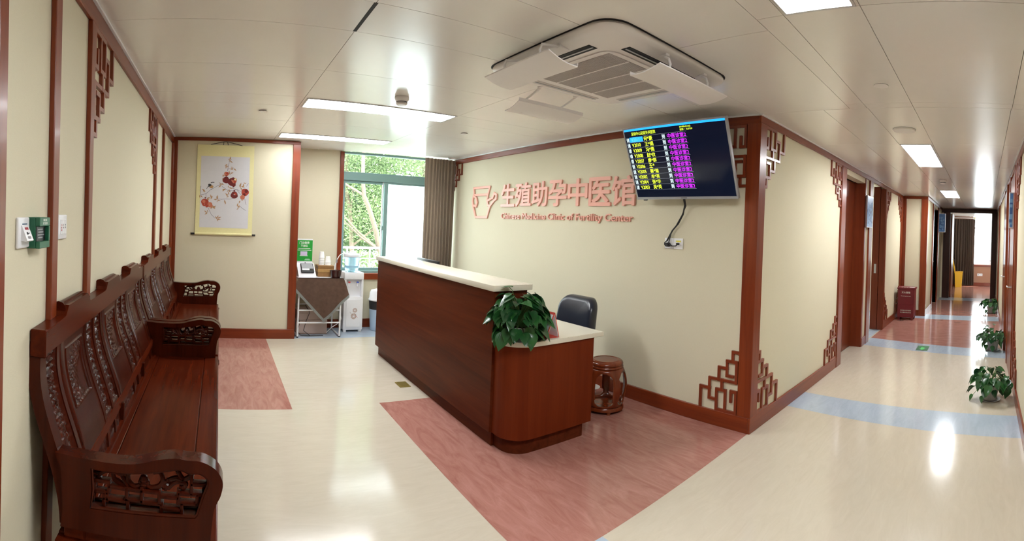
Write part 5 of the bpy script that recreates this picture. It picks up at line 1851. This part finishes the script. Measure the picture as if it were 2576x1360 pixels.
# things in the far room
curtain('curtain', 0.34, 1.16, XF - .13, .03, 2.40, 10, .035, 'curtain2', 'dark pleated curtain beside the window at the far end of the corridor', 'y', 5)
rdx = thing('curtain_rod', (XF - .13, .2, 2.45), 'pale curtain rod above the far window', 'curtain rod')
MB().tube([(XF - .13, -1.0, 2.44), (XF - .13, 1.2, 2.44)], .014, 'white', 10).build('pole', rdx)
MB().lathe([(.001, -.03), (.028, -.015), (.03, .01), (.001, .03)], 'brass', (XF - .13, .36, 2.442), 12).build('knob', rdx)
yb = thing('yellow_bin', (17.1, .88, 0), 'yellow pedal bin with raised lid against the far curtain', 'rubbish bin')
b = MB()
b.prism([(.76, 0), (.97, 0), (1.0, .50), (.73, .50)], 'x', 16.98, 17.25, 'yellow')
b.box(16.97, 17.26, .72, 1.01, .49, .53, 'yellow', .005, 1)
b.build('body', yb)
MB().prism([(.985, .52), (1.01, .52), (1.10, .98), (1.075, .99)], 'x', 16.98, 17.25, 'yellow').build('lid', yb)
so2 = thing('wall_socket', (XF, .12, .38), 'white double socket low on the wall under the far window', 'socket')
MB().box(XF - .012, XF, .03, .22, .36, .45, 'white', .004, 2).build('plate', so2)
for q in (.08, .17):
    MB().box(XF - .0135, XF - .012, q - .012, q + .012, .39, .42, 'greyink').build('outlet', so2, smooth=False)

# ================================================================== outside the lobby window
struct(MB().box(-8, 16, YW + .2, 40, -.5, -.02, 'outground').build('ground', smooth=False))
rl = thing('balcony_railing', (3.0, 7.62, -.02), 'white iron balcony railing with scrolls outside the lobby window', 'railing')
b = MB()
b.box(1.2, 5.6, 7.60, 7.64, 1.065, 1.10, 'railw', .004, 1)
b.box(1.2, 5.6, 7.61, 7.63, .90, .915, 'railw', .002, 1)
b.box(1.2, 5.6, 7.60, 7.64, .12, .15, 'railw', .004, 1)
b.build('rails', rl)
for k in range(12):
    x = 1.3 + k * .385
    MB().box(x - .01, x + .01, 7.61, 7.63, -.02, 1.07, 'railw', .002, 1).build('baluster', rl)
    if k < 11:
        for s in (-1, 1):
            for (cx, cz_, r) in ((.10, .985, .055), (.10, .78, .09)):
                b = MB()
                b.tube([(x + .19 + s * cx * .9 + r * (1 - q / 26) * math.cos(q * .42) * s, 7.62, cz_ + r * (1 - q / 26) * math.sin(q * .42)) for q in range(22)], .007, 'railw', 6)
                b.build('scroll', rl)

def tree(name, trunk, crown, n, lsize, m, label, seed, branches=5):
    rn = random.Random(seed)
    root = thing(name, trunk[0], label, 'tree', 'trees outside the lobby window')
    b = MB()
    b.tube(trunk, [.062 - .03 * i / (len(trunk) - 1) for i in range(len(trunk))], 'bark', 10)
    for q in range(branches):
        k = rn.randrange(1, len(trunk))
        p = Vector(trunk[k])
        d = Vector((rn.uniform(-1.3, 1.3), rn.uniform(-.5, .5), rn.uniform(.4, 1.4)))
        b.tube([tuple(p), tuple(p + d * .5 + Vector((0, 0, -.05))), tuple(p + d)], [.03, .02, .01], 'bark', 7)
    b.build('trunk', root)
    fo = MB()
    i = fo.mi(m)
    for _ in range(n):
        c = rn.choice(crown)
        while True:
            v = Vector((rn.uniform(-1, 1), rn.uniform(-1, 1), rn.uniform(-1, 1)))
            if v.length < 1:
                break
        p = Vector(c[:3]) + Vector((v.x * c[3], v.y * c[4], v.z * c[5]))
        d = Vector((rn.gauss(0, 1), rn.gauss(0, 1), rn.gauss(-.3, .7))).normalized()
        s = d.cross(Vector((rn.gauss(0, 1), rn.gauss(0, 1), rn.gauss(0, 1)))).normalized()
        L = lsize * rn.uniform(.6, 1.3)
        vs = [p, p + d * L * .45 + s * L * .3, p + d * L, p + d * L * .45 - s * L * .3]
        fo.bm.faces.new([fo.bm.verts.new(q_) for q_ in vs]).material_index = i
    o = fo.build('foliage', root, smooth=False, recalc=False)
    o['kind'] = 'stuff'
    return root
tree('leafy_tree', [(3.45, 9.8, -.05), (3.37, 9.8, .9), (3.28, 9.8, 1.30), (3.14, 9.8, 1.69), (2.98, 9.8, 2.05), (2.94, 9.8, 2.4), (2.93, 9.8, 3.0), (2.9, 9.9, 4.2)],
     [(3.0, 10.6, 3.7, 1.6, .8, .9), (4.6, 10.8, 3.5, 1.5, .8, .8), (3.2, 11.0, 2.2, 1.3, .5, 1.2)], 26000, .05, 'treeleaf',
     'tree with a pale leaning trunk seen through the left window pane', 31)
tree('leafy_tree', [(3.2, 11.2, -.05), (3.15, 11.2, .9), (3.08, 11.2, 1.6), (2.97, 11.2, 2.2), (2.95, 11.2, 2.9), (2.9, 11.3, 4.4)],
     [(2.6, 12.0, 1.6, 1.6, .7, 1.5), (3.8, 12.2, 1.8, 1.5, .7, 1.5), (3.2, 12.2, 3.6, 2.4, .8, 1.0)], 34000, .06, 'treedark',
     'denser tree with an upright trunk behind, at left of the window', 32)
tree('leafy_tree', [(6.2, 12.8, -.05), (6.1, 12.8, 1.4), (5.7, 12.8, 2.8), (5.3, 12.8, 4.6)],
     [(5.4, 12.9, 4.4, 1.8, .8, 1.1), (6.3, 13.0, 3.6, 1.6, .8, 1.2)], 9000, .09, 'treeleaf',
     'pale green tree showing above the window transom on the right', 33)
tree('leafy_tree', [(4.4, 15.5, -.05), (4.4, 15.5, 2), (4.3, 15.5, 5)],
     [(3.4, 15.5, 2.0, 2.6, .9, 2.2), (5.6, 15.5, 2.2, 2.6, .9, 2.2), (4.6, 15.4, 5.0, 4.0, 1.0, 1.6)], 26000, .13, 'treedark',
     'broad dark green tree farthest away behind the others outside the window', 34, 3)
sh = thing('hedge_planter', (3.6, 9.0, -.02), 'pale planter wall with low shrubs beyond the white balcony railing', 'planter')
MB().box(1.2, 6.4, 8.9, 9.2, -.02, .55, 'outground', .01, 1).build('planter_wall', sh)
fo = MB()
i = fo.mi('treeleaf')
rn = random.Random(77)
for _ in range(1500):
    p = Vector((rn.uniform(1.3, 4.6), rn.uniform(8.92, 9.18), .55 + rn.random() ** 1.6 * .35))
    d = Vector((rn.gauss(0, 1), rn.gauss(0, 1), rn.gauss(.6, .7))).normalized()
    s = d.cross(Vector((rn.gauss(0, 1), rn.gauss(0, 1), rn.gauss(0, 1)))).normalized()
    L = .09 * rn.uniform(.6, 1.3)
    fo.bm.faces.new([fo.bm.verts.new(q_) for q_ in (p, p + d * L * .45 + s * L * .3, p + d * L, p + d * L * .45 - s * L * .3)]).material_index = i
o = fo.build('shrubs', sh, smooth=False, recalc=False)
o['kind'] = 'stuff'
